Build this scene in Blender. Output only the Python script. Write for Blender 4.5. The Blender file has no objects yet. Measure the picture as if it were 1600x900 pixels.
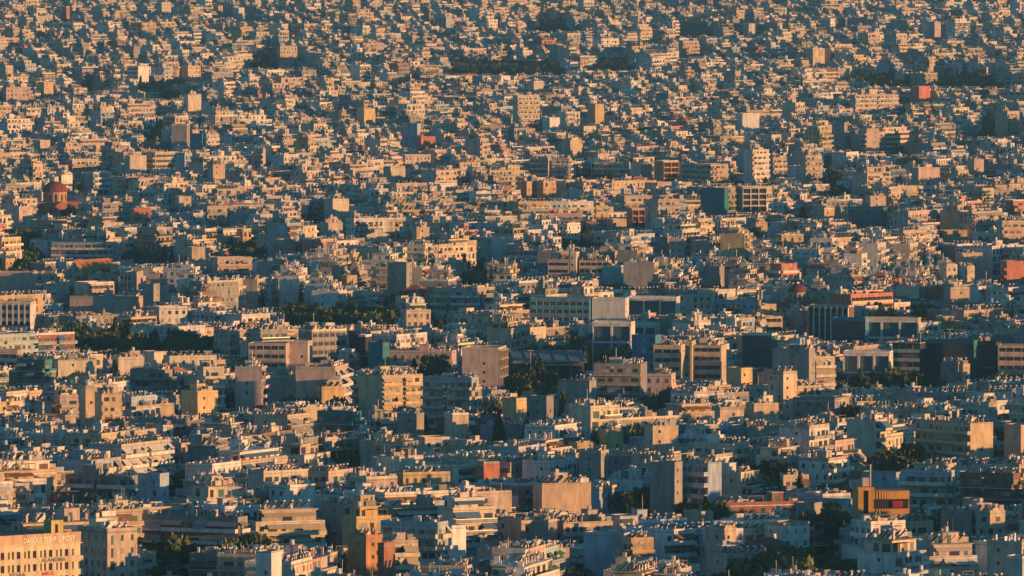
import bpy, math, random, bisect
import numpy as np
from mathutils import Vector, Matrix
R = math.radians
scene = bpy.context.scene
col = scene.collection

# ------------------------------------------------------------------ camera, sky, sun, exposure
HC = 170.0                      # height of the viewpoint above the plain, m
FP = 13000.0                     # focal length in photograph pixels (1600 wide)
PITCH = math.atan(600.0 / FP)
cam_d = bpy.data.cameras.new('camera'); cam = bpy.data.objects.new('camera', cam_d); col.objects.link(cam)
cam.location = (0, 0, HC); cam.rotation_euler = (math.pi/2 - PITCH, 0, 0)
cam_d.sensor_width = 36; cam_d.lens = 36 * FP / 1600
cam_d.clip_start = 1; cam_d.clip_end = 40000
scene.camera = cam
SUN_AZ = 66.0                   # degrees to the right of straight behind the camera
SUN_EL = 4.4
w = bpy.data.worlds.new('World'); scene.world = w; w.use_nodes = True
nt = w.node_tree; nt.nodes.clear()
wo = nt.nodes.new('ShaderNodeOutputWorld'); bg = nt.nodes.new('ShaderNodeBackground'); sk = nt.nodes.new('ShaderNodeTexSky')
sk.sky_type = 'NISHITA'; sk.sun_disc = False; sk.sun_elevation = R(SUN_EL)
sun_dir = Vector((math.sin(R(SUN_AZ))*math.cos(R(SUN_EL)), -math.cos(R(SUN_AZ))*math.cos(R(SUN_EL)), math.sin(R(SUN_EL))))
sk.sun_rotation = math.atan2(sun_dir.x, sun_dir.y)
sk.altitude = 100; sk.air_density = 1.0; sk.dust_density = 0.0; sk.ozone_density = 3.0
bg.inputs[1].default_value = 0.13
tn = nt.nodes.new('ShaderNodeMix'); tn.data_type = 'RGBA'; tn.blend_type = 'MULTIPLY'; tn.inputs[0].default_value = 1; tn.inputs[7].default_value = (.46, 1.04, 1.08, 1)   # the clear green blue of the sky opposite a rising sun
nt.links.new(sk.outputs[0], tn.inputs[6]); nt.links.new(tn.outputs[2], bg.inputs[0]); nt.links.new(bg.outputs[0], wo.inputs[0])
sd = bpy.data.lights.new('sun', 'SUN'); so = bpy.data.objects.new('sun', sd); col.objects.link(so)
sd.energy = 5.0; sd.angle = R(0.5); sd.color = (1.0, 0.485, 0.18)
so.rotation_euler = sun_dir.to_track_quat('Z', 'Y').to_euler(); so.location = (300, -300, 400)
vs = scene.view_settings
vs.view_transform = 'Standard'; vs.look = 'None'; vs.gamma = 1; vs.use_curve_mapping = False; vs.exposure = 0.46
scene.cycles.max_bounces = 4; scene.cycles.diffuse_bounces = 2; scene.cycles.glossy_bounces = 2
scene.cycles.volume_bounces = 0; scene.cycles.transparent_max_bounces = 4

# ------------------------------------------------------------------ projection helpers (turn a pixel into a place)
CA, SA = math.cos(PITCH), math.sin(PITCH)
def ground(Y):
    t = min(max((Y - 5285) / 607.0, -30), 12)
    return 13.5 * math.log1p(math.exp(t))
def kray(py):
    t = (450 - py) / FP
    return (t*CA - SA) / (CA + t*SA)
def depth_of(py, h):            # distance at which something h m tall ends at picture row py
    k = kray(py); lo, hi = 600.0, 17000.0
    for _ in range(50):
        m = (lo + hi) / 2
        if HC + k*m > ground(m) + h: lo = m
        else: hi = m
    return (lo + hi) / 2
def row_of(Y, z):
    dz = z - HC
    return 450 - FP * (Y*SA + dz*CA) / (Y*CA - dz*SA)
def px_of(X, Y, z):
    return 800 + FP * X / (Y*CA - (z-HC)*SA)
def mpp(Y): return (Y*CA + HC*SA) / FP     # metres per photograph pixel

# ------------------------------------------------------------------ materials
def mat_new(name):
    m = bpy.data.materials.new(name); m.use_nodes = True
    n = m.node_tree; p = n.nodes['Principled BSDF']; return m, n, p
def plaster():
    m, n, p = mat_new('painted_plaster')
    at = n.nodes.new('ShaderNodeAttribute'); at.attribute_name = 'Col'
    ge = n.nodes.new('ShaderNodeNewGeometry')
    mp = n.nodes.new('ShaderNodeMapping'); mp.inputs['Scale'].default_value = (1, 1, 0.28)
    nz = n.nodes.new('ShaderNodeTexNoise'); nz.inputs['Scale'].default_value = 0.55; nz.inputs['Detail'].default_value = 5; nz.inputs['Roughness'].default_value = 0.72
    n.links.new(ge.outputs['Position'], mp.inputs[0]); n.links.new(mp.outputs[0], nz.inputs[0])
    cr = n.nodes.new('ShaderNodeMapRange'); cr.inputs[1].default_value = 0.35; cr.inputs[2].default_value = 0.62; cr.inputs[3].default_value = 0.66; cr.inputs[4].default_value = 1.10
    n.links.new(nz.outputs[0], cr.inputs[0])
    mx = n.nodes.new('ShaderNodeMix'); mx.data_type = 'RGBA'; mx.blend_type = 'MULTIPLY'; mx.inputs[0].default_value = 1
    n.links.new(at.outputs['Color'], mx.inputs[6]); n.links.new(cr.outputs[0], mx.inputs[7])
    n.links.new(mx.outputs[2], p.inputs['Base Color'])
    p.inputs['Roughness'].default_value = 0.9; p.inputs['Specular IOR Level'].default_value = 0.15
    return m
def attr_mat(name, rough, metal=0.0, spec=0.5, trans=0.0):
    m, n, p = mat_new(name)
    at = n.nodes.new('ShaderNodeAttribute'); at.attribute_name = 'Col'
    n.links.new(at.outputs['Color'], p.inputs['Base Color'])
    p.inputs['Roughness'].default_value = rough; p.inputs['Metallic'].default_value = metal
    p.inputs['Specular IOR Level'].default_value = spec
    return m
M_PL = plaster(); M_GL = attr_mat('window_glass', 0.12, 0, 0.5); M_ME = attr_mat('bare_metal', 0.32, 0.85)
M_LF = attr_mat('foliage', 0.8, 0, 0.2); M_CL = attr_mat('canvas', 0.95, 0, 0.1); M_SP = attr_mat('solar_panel', 0.6, 0, 0.08)
MATS = [M_PL, M_GL, M_ME, M_LF, M_CL, M_SP]
PL, GL, ME, LF, CL, SP = range(6)

# ------------------------------------------------------------------ box and tube records -> meshes
# record: x0,x1,y0,y1,z0,z1, gx,gy (shear of z), ang (turn about its own centre), r,g,b, mat
def B(L, x0, x1, y0, y1, z0, z1, c, m=PL, gx=0.0, gy=0.0, ang=0.0):
    L.append((x0, x1, y0, y1, z0, z1, gx, gy, ang, c[0], c[1], c[2], m))
# tube: marked by gx=99: cx,cy,cz, radius, length, axis(0 = level,1 = upright), 99, 0, ang, r,g,b, mat
def T(L, cx, cy, cz, r, ln, c, m=PL, up=1, ang=0.0):
    L.append((cx, cy, cz, r, ln, up, 99.0, 0.0, ang, c[0], c[1], c[2], m))
SG = np.array([[-1,-1,-1],[1,-1,-1],[1,1,-1],[-1,1,-1],[-1,-1,1],[1,-1,1],[1,1,1],[-1,1,1]], float)
QF = np.array([[0,1,5,4],[1,2,6,5],[2,3,7,6],[3,0,4,7],[4,5,6,7],[3,2,1,0]])
NS = 8
def expand(rec):
    """rec (n,13) -> verts, quads, colours, mats in the building's own frame; quads only (tube caps as quads)"""
    rec = np.asarray(rec, float).reshape(-1, 13)
    tb = rec[:, 6] == 99.0
    V, F, C, Mt, own = [], [], [], [], []
    off = 0
    bx = rec[~tb]; ib = np.nonzero(~tb)[0]
    if len(bx):
        c = (bx[:, 0:6:2] + bx[:, 1:6:2]) / 2; hf = (bx[:, 1:6:2] - bx[:, 0:6:2]) / 2
        p = SG[None] * hf[:, None]
        p[:, :, 2] += bx[:, 6:7]*p[:, :, 0] + bx[:, 7:8]*p[:, :, 1]
        ca, sa = np.cos(bx[:, 8])[:, None], np.sin(bx[:, 8])[:, None]
        x = p[:, :, 0]*ca - p[:, :, 1]*sa; y = p[:, :, 0]*sa + p[:, :, 1]*ca
        p = np.stack([x, y, p[:, :, 2]], 2) + c[:, None]
        V.append(p.reshape(-1, 3)); n = len(bx)
        F.append((QF[None] + 8*np.arange(n)[:, None, None]).reshape(-1, 4))
        C.append(np.repeat(bx[:, 9:12], 6, 0)); Mt.append(np.repeat(bx[:, 12], 6)); own.append(np.repeat(ib, 8))
        off += 8*n
    tbs = rec[tb]; it = np.nonzero(tb)[0]
    if len(tbs):
        a = np.arange(NS)*2*math.pi/NS + math.pi/NS
        circ = np.stack([np.cos(a), np.sin(a)], 1)
        r = tbs[:, 3][:, None]; ln = tbs[:, 4][:, None]/2; up = tbs[:, 5][:, None] > .5
        P = []
        for s in (-1, 1):
            cx, cy = circ[None, :, 0]*r, circ[None, :, 1]*r
            e = s*ln*np.ones_like(cx)
            P.append(np.where(up[:, :, None], np.stack([cx, cy, e], 2), np.stack([e, cx, cy], 2)))
        p = np.concatenate(P, 1)
        ca, sa = np.cos(tbs[:, 8])[:, None], np.sin(tbs[:, 8])[:, None]
        x = p[:, :, 0]*ca - p[:, :, 1]*sa; y = p[:, :, 0]*sa + p[:, :, 1]*ca
        p = np.stack([x, y, p[:, :, 2]], 2) + tbs[:, None, 0:3]
        V.append(p.reshape(-1, 3)); n = len(tbs)
        fs = [[i, (i+1) % NS, NS+(i+1) % NS, NS+i] for i in range(NS)]
        for base in (0, NS):
            for i in (0, 2, 4):
                q = [base, base+i+1, base+i+2, base+(i+3) % NS] if i < 4 else [base, base+5, base+6, base+7]
                fs.append(q if base else q[::-1])
        fs = np.array(fs)
        F.append((fs[None] + 2*NS*np.arange(n)[:, None, None]).reshape(-1, 4) + off)
        C.append(np.repeat(tbs[:, 9:12], len(fs), 0)); Mt.append(np.repeat(tbs[:, 12], len(fs))); own.append(np.repeat(it, 2*NS))
    return np.concatenate(V), np.concatenate(F), np.concatenate(C), np.concatenate(Mt).astype(int), np.concatenate(own)
def mesh_from(name, V, F, C, Mt):
    me = bpy.data.meshes.new(name)
    nf, k = F.shape
    me.vertices.add(len(V)); me.vertices.foreach_set('co', V.astype(np.float32).ravel())
    me.loops.add(nf*k); me.loops.foreach_set('vertex_index', F.astype(np.int32).ravel())
    me.polygons.add(nf); me.polygons.foreach_set('loop_start', (np.arange(nf)*k).astype(np.int32))
    used = sorted(set(Mt.tolist())); lut = np.zeros(16, np.int32)
    for i, u in enumerate(used): me.materials.append(MATS[u]); lut[u] = i
    me.polygons.foreach_set('material_index', lut[Mt].astype(np.int32))
    at = me.attributes.new('Col', 'FLOAT_COLOR', 'FACE')
    at.data.foreach_set('color', np.concatenate([C, np.ones((nf, 1))], 1).astype(np.float32).ravel())
    me.polygons.foreach_set('use_smooth', np.zeros(nf, bool))
    me.update(calc_edges=True)
    return me
_cache = {}
def part_obj(name, recs, parent=None, label=None):
    key = None
    if len(recs) == 1 and recs[0][6] == 0 and recs[0][7] == 0:      # a lone box: share one unit mesh per colour
        r = recs[0]; key = tuple(round(v, 3) for v in r[9:13])
        if key not in _cache:
            _cache[key] = mesh_from(name, *expand([(-.5, .5, -.5, .5, -.5, .5, 0, 0, 0) + r[9:13]])[:4])
        o = bpy.data.objects.new(name, _cache[key])
        o.location = ((r[0]+r[1])/2, (r[2]+r[3])/2, (r[4]+r[5])/2); o.scale = (r[1]-r[0], r[3]-r[2], r[5]-r[4]); o.rotation_euler = (0, 0, r[8])
    else:
        o = bpy.data.objects.new(name, mesh_from(name, *expand(recs)[:4]))
    col.objects.link(o)
    if parent is not None: o.parent = parent
    if label: o['label'] = label
    return o
def tag(o, label=None, cat=None, group=None, kind=None):
    if label: o['label'] = label
    if cat: o['category'] = cat
    if group: o['group'] = group
    if kind: o['kind'] = kind
    return o
def empty(name, loc, rz=0.0):
    o = bpy.data.objects.new(name, None); col.objects.link(o); o.location = loc; o.rotation_euler = (0, 0, rz)
    o.empty_display_size = 1; return o
class Part(list):
    def __init__(s, name, parent=None, label=None): s.name = name; s.parent = parent; s.label = label
class Collector:                # individual building: every P() is a part of its own
    def __init__(s): s.parts = []
    def __call__(s, name, parent=None, label=None):
        p = Part(name, parent, label); s.parts.append(p); return p
    def build(s, root):
        made = {}
        for p in s.parts:
            if not p: continue
            par = root
            if p.parent is not None and id(p.parent) in made: par = made[id(p.parent)]
            if par is root: o = part_obj(p.name, p, root, p.label)
            else:
                o = part_obj(p.name, p, None, p.label); o.parent = par
                if par.scale != Vector((1, 1, 1)) or par.location.length > 0:
                    o.matrix_parent_inverse = Matrix.LocRotScale(par.location, par.rotation_euler, par.scale).inverted()
            made[id(p)] = o
class Bulk:                     # buildings that go into the one mass: every P() is the same list
    def __init__(s): s.recs = []; s.idx = []; s.tf = []; s.cur = []
    def __call__(s, name, parent=None, label=None): return s.cur
    def close(s, x, y, z, yaw):
        i = len(s.tf); s.tf.append((x, y, z, yaw)); s.recs.extend(s.cur); s.idx.extend([i]*len(s.cur)); s.cur = []
    def mesh(s, name):
        V, F, C, Mt, own = expand(s.recs)
        t = np.array(s.tf)[np.array(s.idx)[own]]
        ca, sa = np.cos(t[:, 3]), np.sin(t[:, 3])
        V = np.stack([V[:, 0]*ca - V[:, 1]*sa + t[:, 0], V[:, 0]*sa + V[:, 1]*ca + t[:, 1], V[:, 2] + t[:, 2]], 1)
        return mesh_from(name, V, F, C, Mt)
# ------------------------------------------------------------------ colours (real base colours)
PAL = {
 'W': ('white', (.74,.72,.68)), 'C': ('cream', (.65,.58,.46)), 'B': ('beige', (.52,.44,.35)), 'P': ('pinkish', (.60,.48,.41)),
 'G': ('grey', (.36,.35,.34)), 'L': ('pale blue', (.40,.50,.57)), 'Y': ('yellow', (.60,.45,.24)), 'O': ('orange', (.56,.31,.14)),
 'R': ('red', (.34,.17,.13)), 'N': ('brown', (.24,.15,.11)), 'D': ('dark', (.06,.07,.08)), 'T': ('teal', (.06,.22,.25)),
 'K': ('concrete', (.30,.29,.27)), 'U': ('blue', (.10,.28,.44)), 'A': ('tan', (.62,.49,.35)), 'M': ('salmon', (.58,.24,.17)), 'S': ('sandy', (.60,.49,.36))}
def pc(k): return PAL[k][1]
def jit(c, r, a=.08):
    f = 1 + r.uniform(-a, a); return (min(.85, c[0]*f), min(.85, c[1]*f*(1+r.uniform(-.03, .03))), min(.85, c[2]*f*(1+r.uniform(-.06, .06))))
DARK = (.035, .04, .045); GLASS = (.03, .045, .055)
def pane(b, r):
    q = r.random()
    if q < .50: return (.03+.05*r.random(), .045+.05*r.random(), .055+.05*r.random()), GL
    if q < .72: return b['sh'], PL
    if q < .88: return jit((.40,.37,.32), r, .3), PL
    return jit((.20,.17,.14), r, .4), PL
METAL = (.55, .55, .54); TANK = (.80, .80, .80); CONC = (.30, .29, .27)
SHUT = [(.30,.20,.12), (.42,.38,.32), (.22,.14,.09), (.10,.22,.18), (.45,.45,.45)]
AWN = [('grey', (.34,.34,.32)), ('grey', (.26,.27,.27)), ('green', (.07,.17,.12)), ('beige', (.50,.41,.28)), ('white', (.62,.60,.55)), ('blue', (.10,.20,.30)), ('brown', (.26,.14,.08))]
def fb(L, b, f, u0, u1, v0, v1, z0, z1, c, m=PL, sh=0.0, A=None, Bd=None):
    a = b['a'] if A is None else A; d = b['b'] if Bd is None else Bd
    if f == 'F': B(L, -a/2+u0, -a/2+u1, -d/2-v1, -d/2-v0, z0, z1, c, m, 0, -sh)
    elif f == 'K': B(L, -a/2+u0, -a/2+u1, d/2+v0, d/2+v1, z0, z1, c, m, 0, sh)
    elif f == 'L': B(L, -a/2-v1, -a/2-v0, -d/2+u0, -d/2+u1, z0, z1, c, m, -sh, 0)
    else: B(L, a/2+v0, a/2+v1, -d/2+u0, -d/2+u1, z0, z1, c, m, sh, 0)
FH = 3.05
def facade(b, P, f, style, lod, r):
    w = b['a'] if f in 'FK' else b['b']; n = b['fl']; c = b['c']; c2 = b['c2']; H = n*FH
    two = (lod >= 2)
    if style in 'ba' and w > 4:
        m0 = r.choice([0.0, 0.0, 0.25, 0.4]) if w > 9 and not b.get('cat') else 0.0
        u0, u1 = (0, w) if m0 == 0 else ((0, w*(1-m0)) if r.random() < .5 else (w*m0, w))
        dpt = r.choice([1.2, 1.4, 1.7]); solid = r.random() < .7 or b.get('cat')
        win = r.random(); aw = b['aw'][1]; split = w > 16 and r.random() < .6
        for i in range(1, n):
            z = i*FH
            q = P('balcony'); ss = [(u0, u1)] if not split else [(u0, (u0+u1)/2-.6), ((u0+u1)/2+.6, u1)]
            for (s0, s1) in ss:
                fb(q, b, f, s0, s1, 0, dpt, z-.18, z, b['ct'])
                if solid: fb(q, b, f, s0, s1, dpt-.1, dpt, z, z+.95, c2)
                else:
                    fb(q, b, f, s0, s1, dpt-.05, dpt, z+.12, z+.88, b['rail'], b['railm'])
                    if two: fb(q, b, f, s0, s1, dpt-.07, dpt+.02, z+.9, z+.98, METAL, ME)
                if two:
                    fb(q, b, f, s0, s0+.1, 0, dpt, z, z+.95, c2); fb(q, b, f, s1-.1, s1, 0, dpt, z, z+.95, c2)
            # openings
            u = .5 + r.uniform(0, .6)
            while u < w-1.6:
                ww = r.choice([1.1, 1.6, 2.4]); ww = min(ww, w-.4-u)
                if ww > .7:
                    pcx, pm = pane(b, r)
                    fb(P('window'), b, f, u, u+ww, 0, .05, z+.05, z+r.choice([2.2, 2.2, 2.0]), pcx, pm)
                u += ww + r.uniform(.5, 1.5) * (1 if two else 1.3)
            if style == 'a' or r.random() < .16:
                for (s0, s1) in ss:
                    u = s0+.1
                    while u < s1-1.5:
                        ww = min(r.choice([2.8, 3.6, 4.6]), s1-u-.1)
                        if r.random() < (.72 if style == 'a' else .35):
                            drop = r.choice([.55, .8, 1.0])
                            fb(P('awning'), b, f, u, u+ww-.1, .08, dpt+.25, z+2.6-drop*dpt/2-.05, z+2.6-drop*dpt/2, aw, CL, -drop)
                        u += ww
            if two and r.random() < .5:
                uu = r.uniform(.4, w-1.4); fb(P('air_conditioner'), b, f, uu, uu+.8, .05, .4, z+2.3, z+2.8, (.6,.6,.58))
        if n > 1:
            u = .6
            while u < w-2.4:
                fb(P('shopfront'), b, f, u, u+2.6, 0, .05, .1, 2.5, DARK if r.random() < .6 else b['sh'], PL); u += 3.3
    elif style == 'w' and w > 3:
        for i in range(0, n):
            z = i*FH; st = max(2.3, w/max(1, round(w/r.choice([2.6, 3.2]))))
            k = max(1, int(w/st))
            for j in range(k):
                if not two and (i+j) % 2 and r.random() < .3: continue
                uc = w*(j+.5)/k; hw = .55
                pcx, pm = pane(b, r); hw = r.choice([.45, .45, .6, .35]); lo = .95 if r.random() < .85 else .1
                q = P('window'); fb(q, b, f, uc-hw, uc+hw, 0, .05, z+lo, z+2.25, pcx, pm)
                if two: fb(P('window_sill', q), b, f, uc-hw-.1, uc+hw+.1, 0, .14, z+lo-.1, z+lo, b['ct'])
        if two: fb(P('floor_band'), b, f, 0, w, 0, .1, n*FH-.25, n*FH-.05, b['ct'])
    elif style == 'x':
        if r.random() < .5 and n > 1:
            uc = w*r.uniform(.25, .75)
            for i in range(1, n):
                if r.random() < .7: fb(P('window'), b, f, uc-.35, uc+.35, 0, .05, i*FH+1.1, i*FH+2.0, GLASS, GL)
        if two and r.random() < .5: fb(P('wall_ledge'), b, f, w*.08, w*.92, 0, .03, H*.55, H*.55+.12, b['ct'])
    elif style == 'r':           # ribbon windows between solid bands
        for i in range(n):
            z = i*FH; q = P('window'); fb(q, b, f, .5, w-.5, 0, .05, z+1.15, z+2.45, GLASS, GL)
            k = int(w/2.4)
            for j in range(1, k): fb(P('mullion', q), b, f, w*j/k-.08, w*j/k+.08, .05, .12, z+1.15, z+2.45, b['ct'])
            fb(P('floor_band'), b, f, 0, w, 0, .22, z-.15, z+1.05, c2)
    elif style == 'g':           # dark curtain wall
        k = max(2, int(w/1.8)); q = P('curtain_wall'); fb(q, b, f, .2, w-.2, 0, .06, .3, H-.3, (.03,.08,.10), GL)
        for j in range(1, k): fb(P('mullion', q), b, f, w*j/k-.05, w*j/k+.05, .06, .12, .3, H-.3, (.12,.16,.18))
        for i in range(1, n): fb(P('mullion', q), b, f, .2, w-.2, .06, .1, i*FH-.1, i*FH+.12, (.10,.14,.16))
    elif style == 'f':           # wide concrete frames round dark glass
        q = P('curtain_wall'); fb(q, b, f, .2, w-.2, 0, .06, 0, H-.3, (.07,.15,.20), GL)
        k = max(2, round(w/6.4))
        for j in range(k+1): fb(P('frame_post', q), b, f, max(0, w*j/k-.35), min(w, w*j/k+.35), .06, .9, 0, H, c2)
        for i in (n, n-2 if n > 2 else 1): fb(P('frame_beam', q), b, f, 0, w, .06, .85, i*FH-.75, i*FH, c2)
        for j in range(1, k*4): fb(P('mullion', q), b, f, w*j/k/4-.05, w*j/k/4+.05, .06, .14, 0, H-.3, (.16,.2,.22))
    elif style == 'v':           # vertical fins
        k = max(3, int(w/2.2))
        for i in range(n): fb(P('window'), b, f, .3, w-.3, 0, .05, i*FH+.9, i*FH+2.5, GLASS, GL)
        for j in range(k+1): fb(P('fin'), b, f, max(0, w*j/k-.22), min(w, w*j/k+.22), 0, .7, 0, H, c2)
    elif style == 'c':           # bare structural frame; dark sheets paint the shade inside its open floors
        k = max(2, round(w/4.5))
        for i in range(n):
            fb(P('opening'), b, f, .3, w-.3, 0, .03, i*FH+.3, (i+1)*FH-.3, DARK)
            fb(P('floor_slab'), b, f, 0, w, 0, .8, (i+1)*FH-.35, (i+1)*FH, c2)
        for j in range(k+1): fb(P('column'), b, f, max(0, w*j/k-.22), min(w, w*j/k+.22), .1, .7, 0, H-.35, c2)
SOUTH = math.atan2(-math.sin(R(14)), -math.cos(R(14)))    # heaters face left and a little this way
def heater(P, x, y, z, yaw, r):
    an = SOUTH - yaw; ux, uy = math.cos(an), math.sin(an)
    q = P('solar_heater'); T(q, x-ux*.75, y-uy*.75, z+.8, .05, 1.6, METAL, ME, 1); T(q, x+ux*.7, y+uy*.7, z+.2, .05, .4, METAL, ME, 1)
    B(P('panel', q), x-.85, x+.85, y-.62, y+.62, z+1.0, z+1.07, (.015,.017,.022), SP, -.95, 0, an)
    B(q, x-.87, x+.87, y-.72, y+.72, z+.93, z+.98, (.62,.60,.56), PL, -.95, 0, an)
    T(P('tank', q), x-ux*.95, y-uy*.95, z+2.05, .25, 1.25, TANK, ME if r.random() < .3 else PL, 0, an+math.pi/2)
def rooftop(b, P, lod, r):
    a, d, H, yaw = b['a'], b['b'], b['fl']*FH, b['yaw']; op = b.get('op', '')
    q = P('roof'); B(q, -a/2+.01, a/2-.01, -d/2+.01, d/2-.01, H, H+.12, b['cr'])
    ph = .9 if r.random() < .7 else .35
    t = .16
    for s in ((-a/2, a/2, -d/2, -d/2+t), (-a/2, a/2, d/2-t, d/2), (-a/2, -a/2+t, -d/2+t, d/2-t), (a/2-t, a/2, -d/2+t, d/2-t)):
        B(q, s[0], s[1], s[2], s[3], H+.12, H+ph, b['cp'])
    if lod == 0: return
    z = H + .12
    if 'q' in op: return          # bare roof
    x0, x1, y0, y1 = -a/2+.4, a/2-.4, -d/2+.4, d/2-.4
    if b['ph'] and a > 8 and d > 7:
        px0, px1 = -a/2+r.uniform(1.5, 2.5), a/2-r.uniform(.3, 3.5); py0, py1 = -d/2+r.uniform(1.8, 2.8), d/2-.3
        hh = 2.9; q = P('penthouse'); B(q, px0, px1, py0, py1, z, z+hh, b['c3'])
        B(q, px0-.9, px1+.3, py0-1.1, py1+.2, z+hh, z+hh+.2, b['ct'])
        u = px0+.5
        while u < px1-1.5: pcx, pm = pane(b, r); ww = r.choice([1.0, 1.6, 2.6]); ww = min(ww, px1-u-.2); B(P('window', q), u, u+ww, py0-.04, py0, z+.1, z+2.1, pcx, pm); u += ww+r.uniform(.8, 3)
        u = py0+.5
        while u < py1-1.5: pcx, pm = pane(b, r); ww = min(r.choice([1.0, 1.6, 2.6]), py1-u-.2); B(P('window', q), px0-.04, px0, u, u+ww, z+.1, z+2.1, pcx, pm); u += ww+r.uniform(.8, 3)
        if r.random() < .45: B(P('awning'), px0+.2, px1-.5, py0-1.9, py0-.1, z+1.75, z+1.8, b['aw'][1], CL, 0, .45)
        x0, x1, y0, y1 = px0+.2, px1-.2, py0+.2, py1-.2; z = z+hh+.2
    if a > 6 and d > 6 and r.random() < (.25 if b.get('nost') else .85):
        sw, sd = r.uniform(2.6, 4.2), r.uniform(2.6, 4.5); sw = min(sw, x1-x0-.2); sd = min(sd, y1-y0-.2)
        sx = r.uniform(x0, max(x0, x1-sw)); sy = r.uniform(y0+.2*(y1-y0), max(y0+.2*(y1-y0), y1-sd)); sh = r.uniform(2.2, 3.0)
        q = P('stair_tower'); B(q, sx, sx+sw, sy, sy+sd, z, z+sh, b['c3']); B(q, sx-.15, sx+sw+.15, sy-.15, sy+sd+.15, z+sh, z+sh+.15, b['ct'])
        B(P('door', q), sx+sw*.3, sx+sw*.3+.9, sy-.05, sy, z, z+2, b['sh'])
        if r.random() < .5: B(q, sx+.4, sx+1.3, sy+.5, sy+1.2, z+sh+.15, z+sh+1.2, b['c3'])
        if r.random() < .6: T(P('antenna'), sx+sw*.8, sy+sd*.5, z+sh+1.6, .04, 3.2, (.3,.3,.3), ME)
        if r.random() < .4: T(P('water_tank'), sx+sw*.4, sy+sd*.6, z+sh+.75, .6, 1.2, (.6,.6,.58))
    nh = b['nh']
    if nh:
        k = max(1, int((x1-x0)//2.2)); rows = 1
        pts = [(x0+.9+2.2*(i % k)+r.uniform(-.3,.3), y0+1.1+2.9*(i//k)+r.uniform(0,.6)) for i in range(nh) if y0+1.1+2.9*(i//k) < y1-.6]
        for (hx, hy) in pts: heater(P, hx, hy, z, yaw, r)
    ncl = {1: 4, 2: 11, 3: 11}[lod]
    for _ in range(ncl):
        cx, cy = r.uniform(x0, x1-.5), r.uniform(y0, y1-.5); kd = r.random()
        if kd < .3: B(P('chimney'), cx, cx+.55, cy, cy+.55, z, z+r.uniform(1.0, 2.2), b['c3'])
        elif kd < .5: T(P('antenna'), cx, cy, z+1.4, .035, 2.8, (.35,.35,.35), ME)
        elif kd < .62: T(P('water_tank'), cx, cy, z+.6, .5, 1.1, (.62,.62,.6))
        elif kd < .8: s = r.uniform(1.2, 2.6); B(P('roof_hut'), cx, min(cx+s, x1+.3), cy, min(cy+s*.8, y1+.3), z, z+r.uniform(1.2, 2.2), jit(pc(r.choice('WCBPK')), r))
        elif kd < .92: B(P('screen_wall'), cx, min(cx+r.uniform(2, 4), x1+.3), cy, cy+.15, z, z+1.3, jit(pc(r.choice('WCBLK')), r))
        else: T(P('satellite_dish'), cx, cy, z+1.0, .45, .08, (.66,.64,.6), PL, 0, SOUTH-yaw)
    if lod >= 2 and r.random() < .3 and a > 9:      # pergola
        q = P('pergola'); gx, gy = r.uniform(-a/2+.5, a/2-5), -d/2+.3
        B(q, gx, gx+4.4, gy, gy+2.2, z+2.25-(0 if not b['ph'] else 3.1), z+2.35-(0 if not b['ph'] else 3.1), (.33,.24,.15))
        for i in (0, 4.2): B(q, gx+i, gx+i+.12, gy, gy+.12, H+.12, z+2.25-(0 if not b['ph'] else 3.1), (.33,.24,.15))
def gen(b, P, lod):
    r = random.Random(b['seed']); H = b['fl']*FH
    if b.get('custom'): return b['custom'](b, P, lod, r)
    B(P('wall'), -b['a']/2, b['a']/2, -b['b']/2, b['b']/2, -8, H, b['c'])
    if lod > 0:
        for f, s in (('F', b['sF']), ('L', b['sL'])): facade(b, P, f, s, lod, r)
        if lod == 3:
            facade(b, P, 'R', 'w', 1, r)
    if b.get('roofkind') == 'hip': hiproof(b, P, r)
    else: rooftop(b, P, lod, r)
def hiproof(b, P, r):              # stepped courses of tile closing to a ridge
    a, d, H = b['a'], b['b'], b['fl']*FH; c = jit((.30,.15,.10), r, .2); q = P('roof'); n = 7
    hh = min(a, d)*.26
    for i in range(n):
        k = i/n; ix = min(a, d)/2*k
        B(q, -a/2-.4+ix, a/2+.4-ix, -d/2-.4+ix, d/2+.4-ix, H+hh*i/n, H+hh*(i+1)/n, c)
    B(P('chimney'), a*.2, a*.2+.7, 0, .7, H, H+hh+.8, b['c3'])
def deco(b, r):
    b.setdefault('aw', r.choice(AWN)); b['seed'] = r.randrange(1 << 30)
    b['ct'] = jit(pc(r.choice('WWCGK')), r); b['sh'] = r.choice(SHUT)
    b['cr'] = jit((.27,.26,.25), r, .25); b['cp'] = b['c'] if r.random() < .6 else jit(pc(r.choice('WCB')), r)
    b['c3'] = b['c'] if r.random() < .5 else jit(pc(r.choice('WWCBP')), r)
    b.setdefault('c2', b['c'] if r.random() < .4 else jit(pc(r.choice('WCCBG')), r))
    if r.random() < .5: b['rail'], b['railm'] = (.06,.08,.09), GL
    else: b['rail'], b['railm'] = (.35,.36,.36), PL
    b.setdefault('ph', r.random() < .4); b.setdefault('nh', r.choice([0, 1, 2, 3, 3, 4, 5, 7, 8]))
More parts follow.
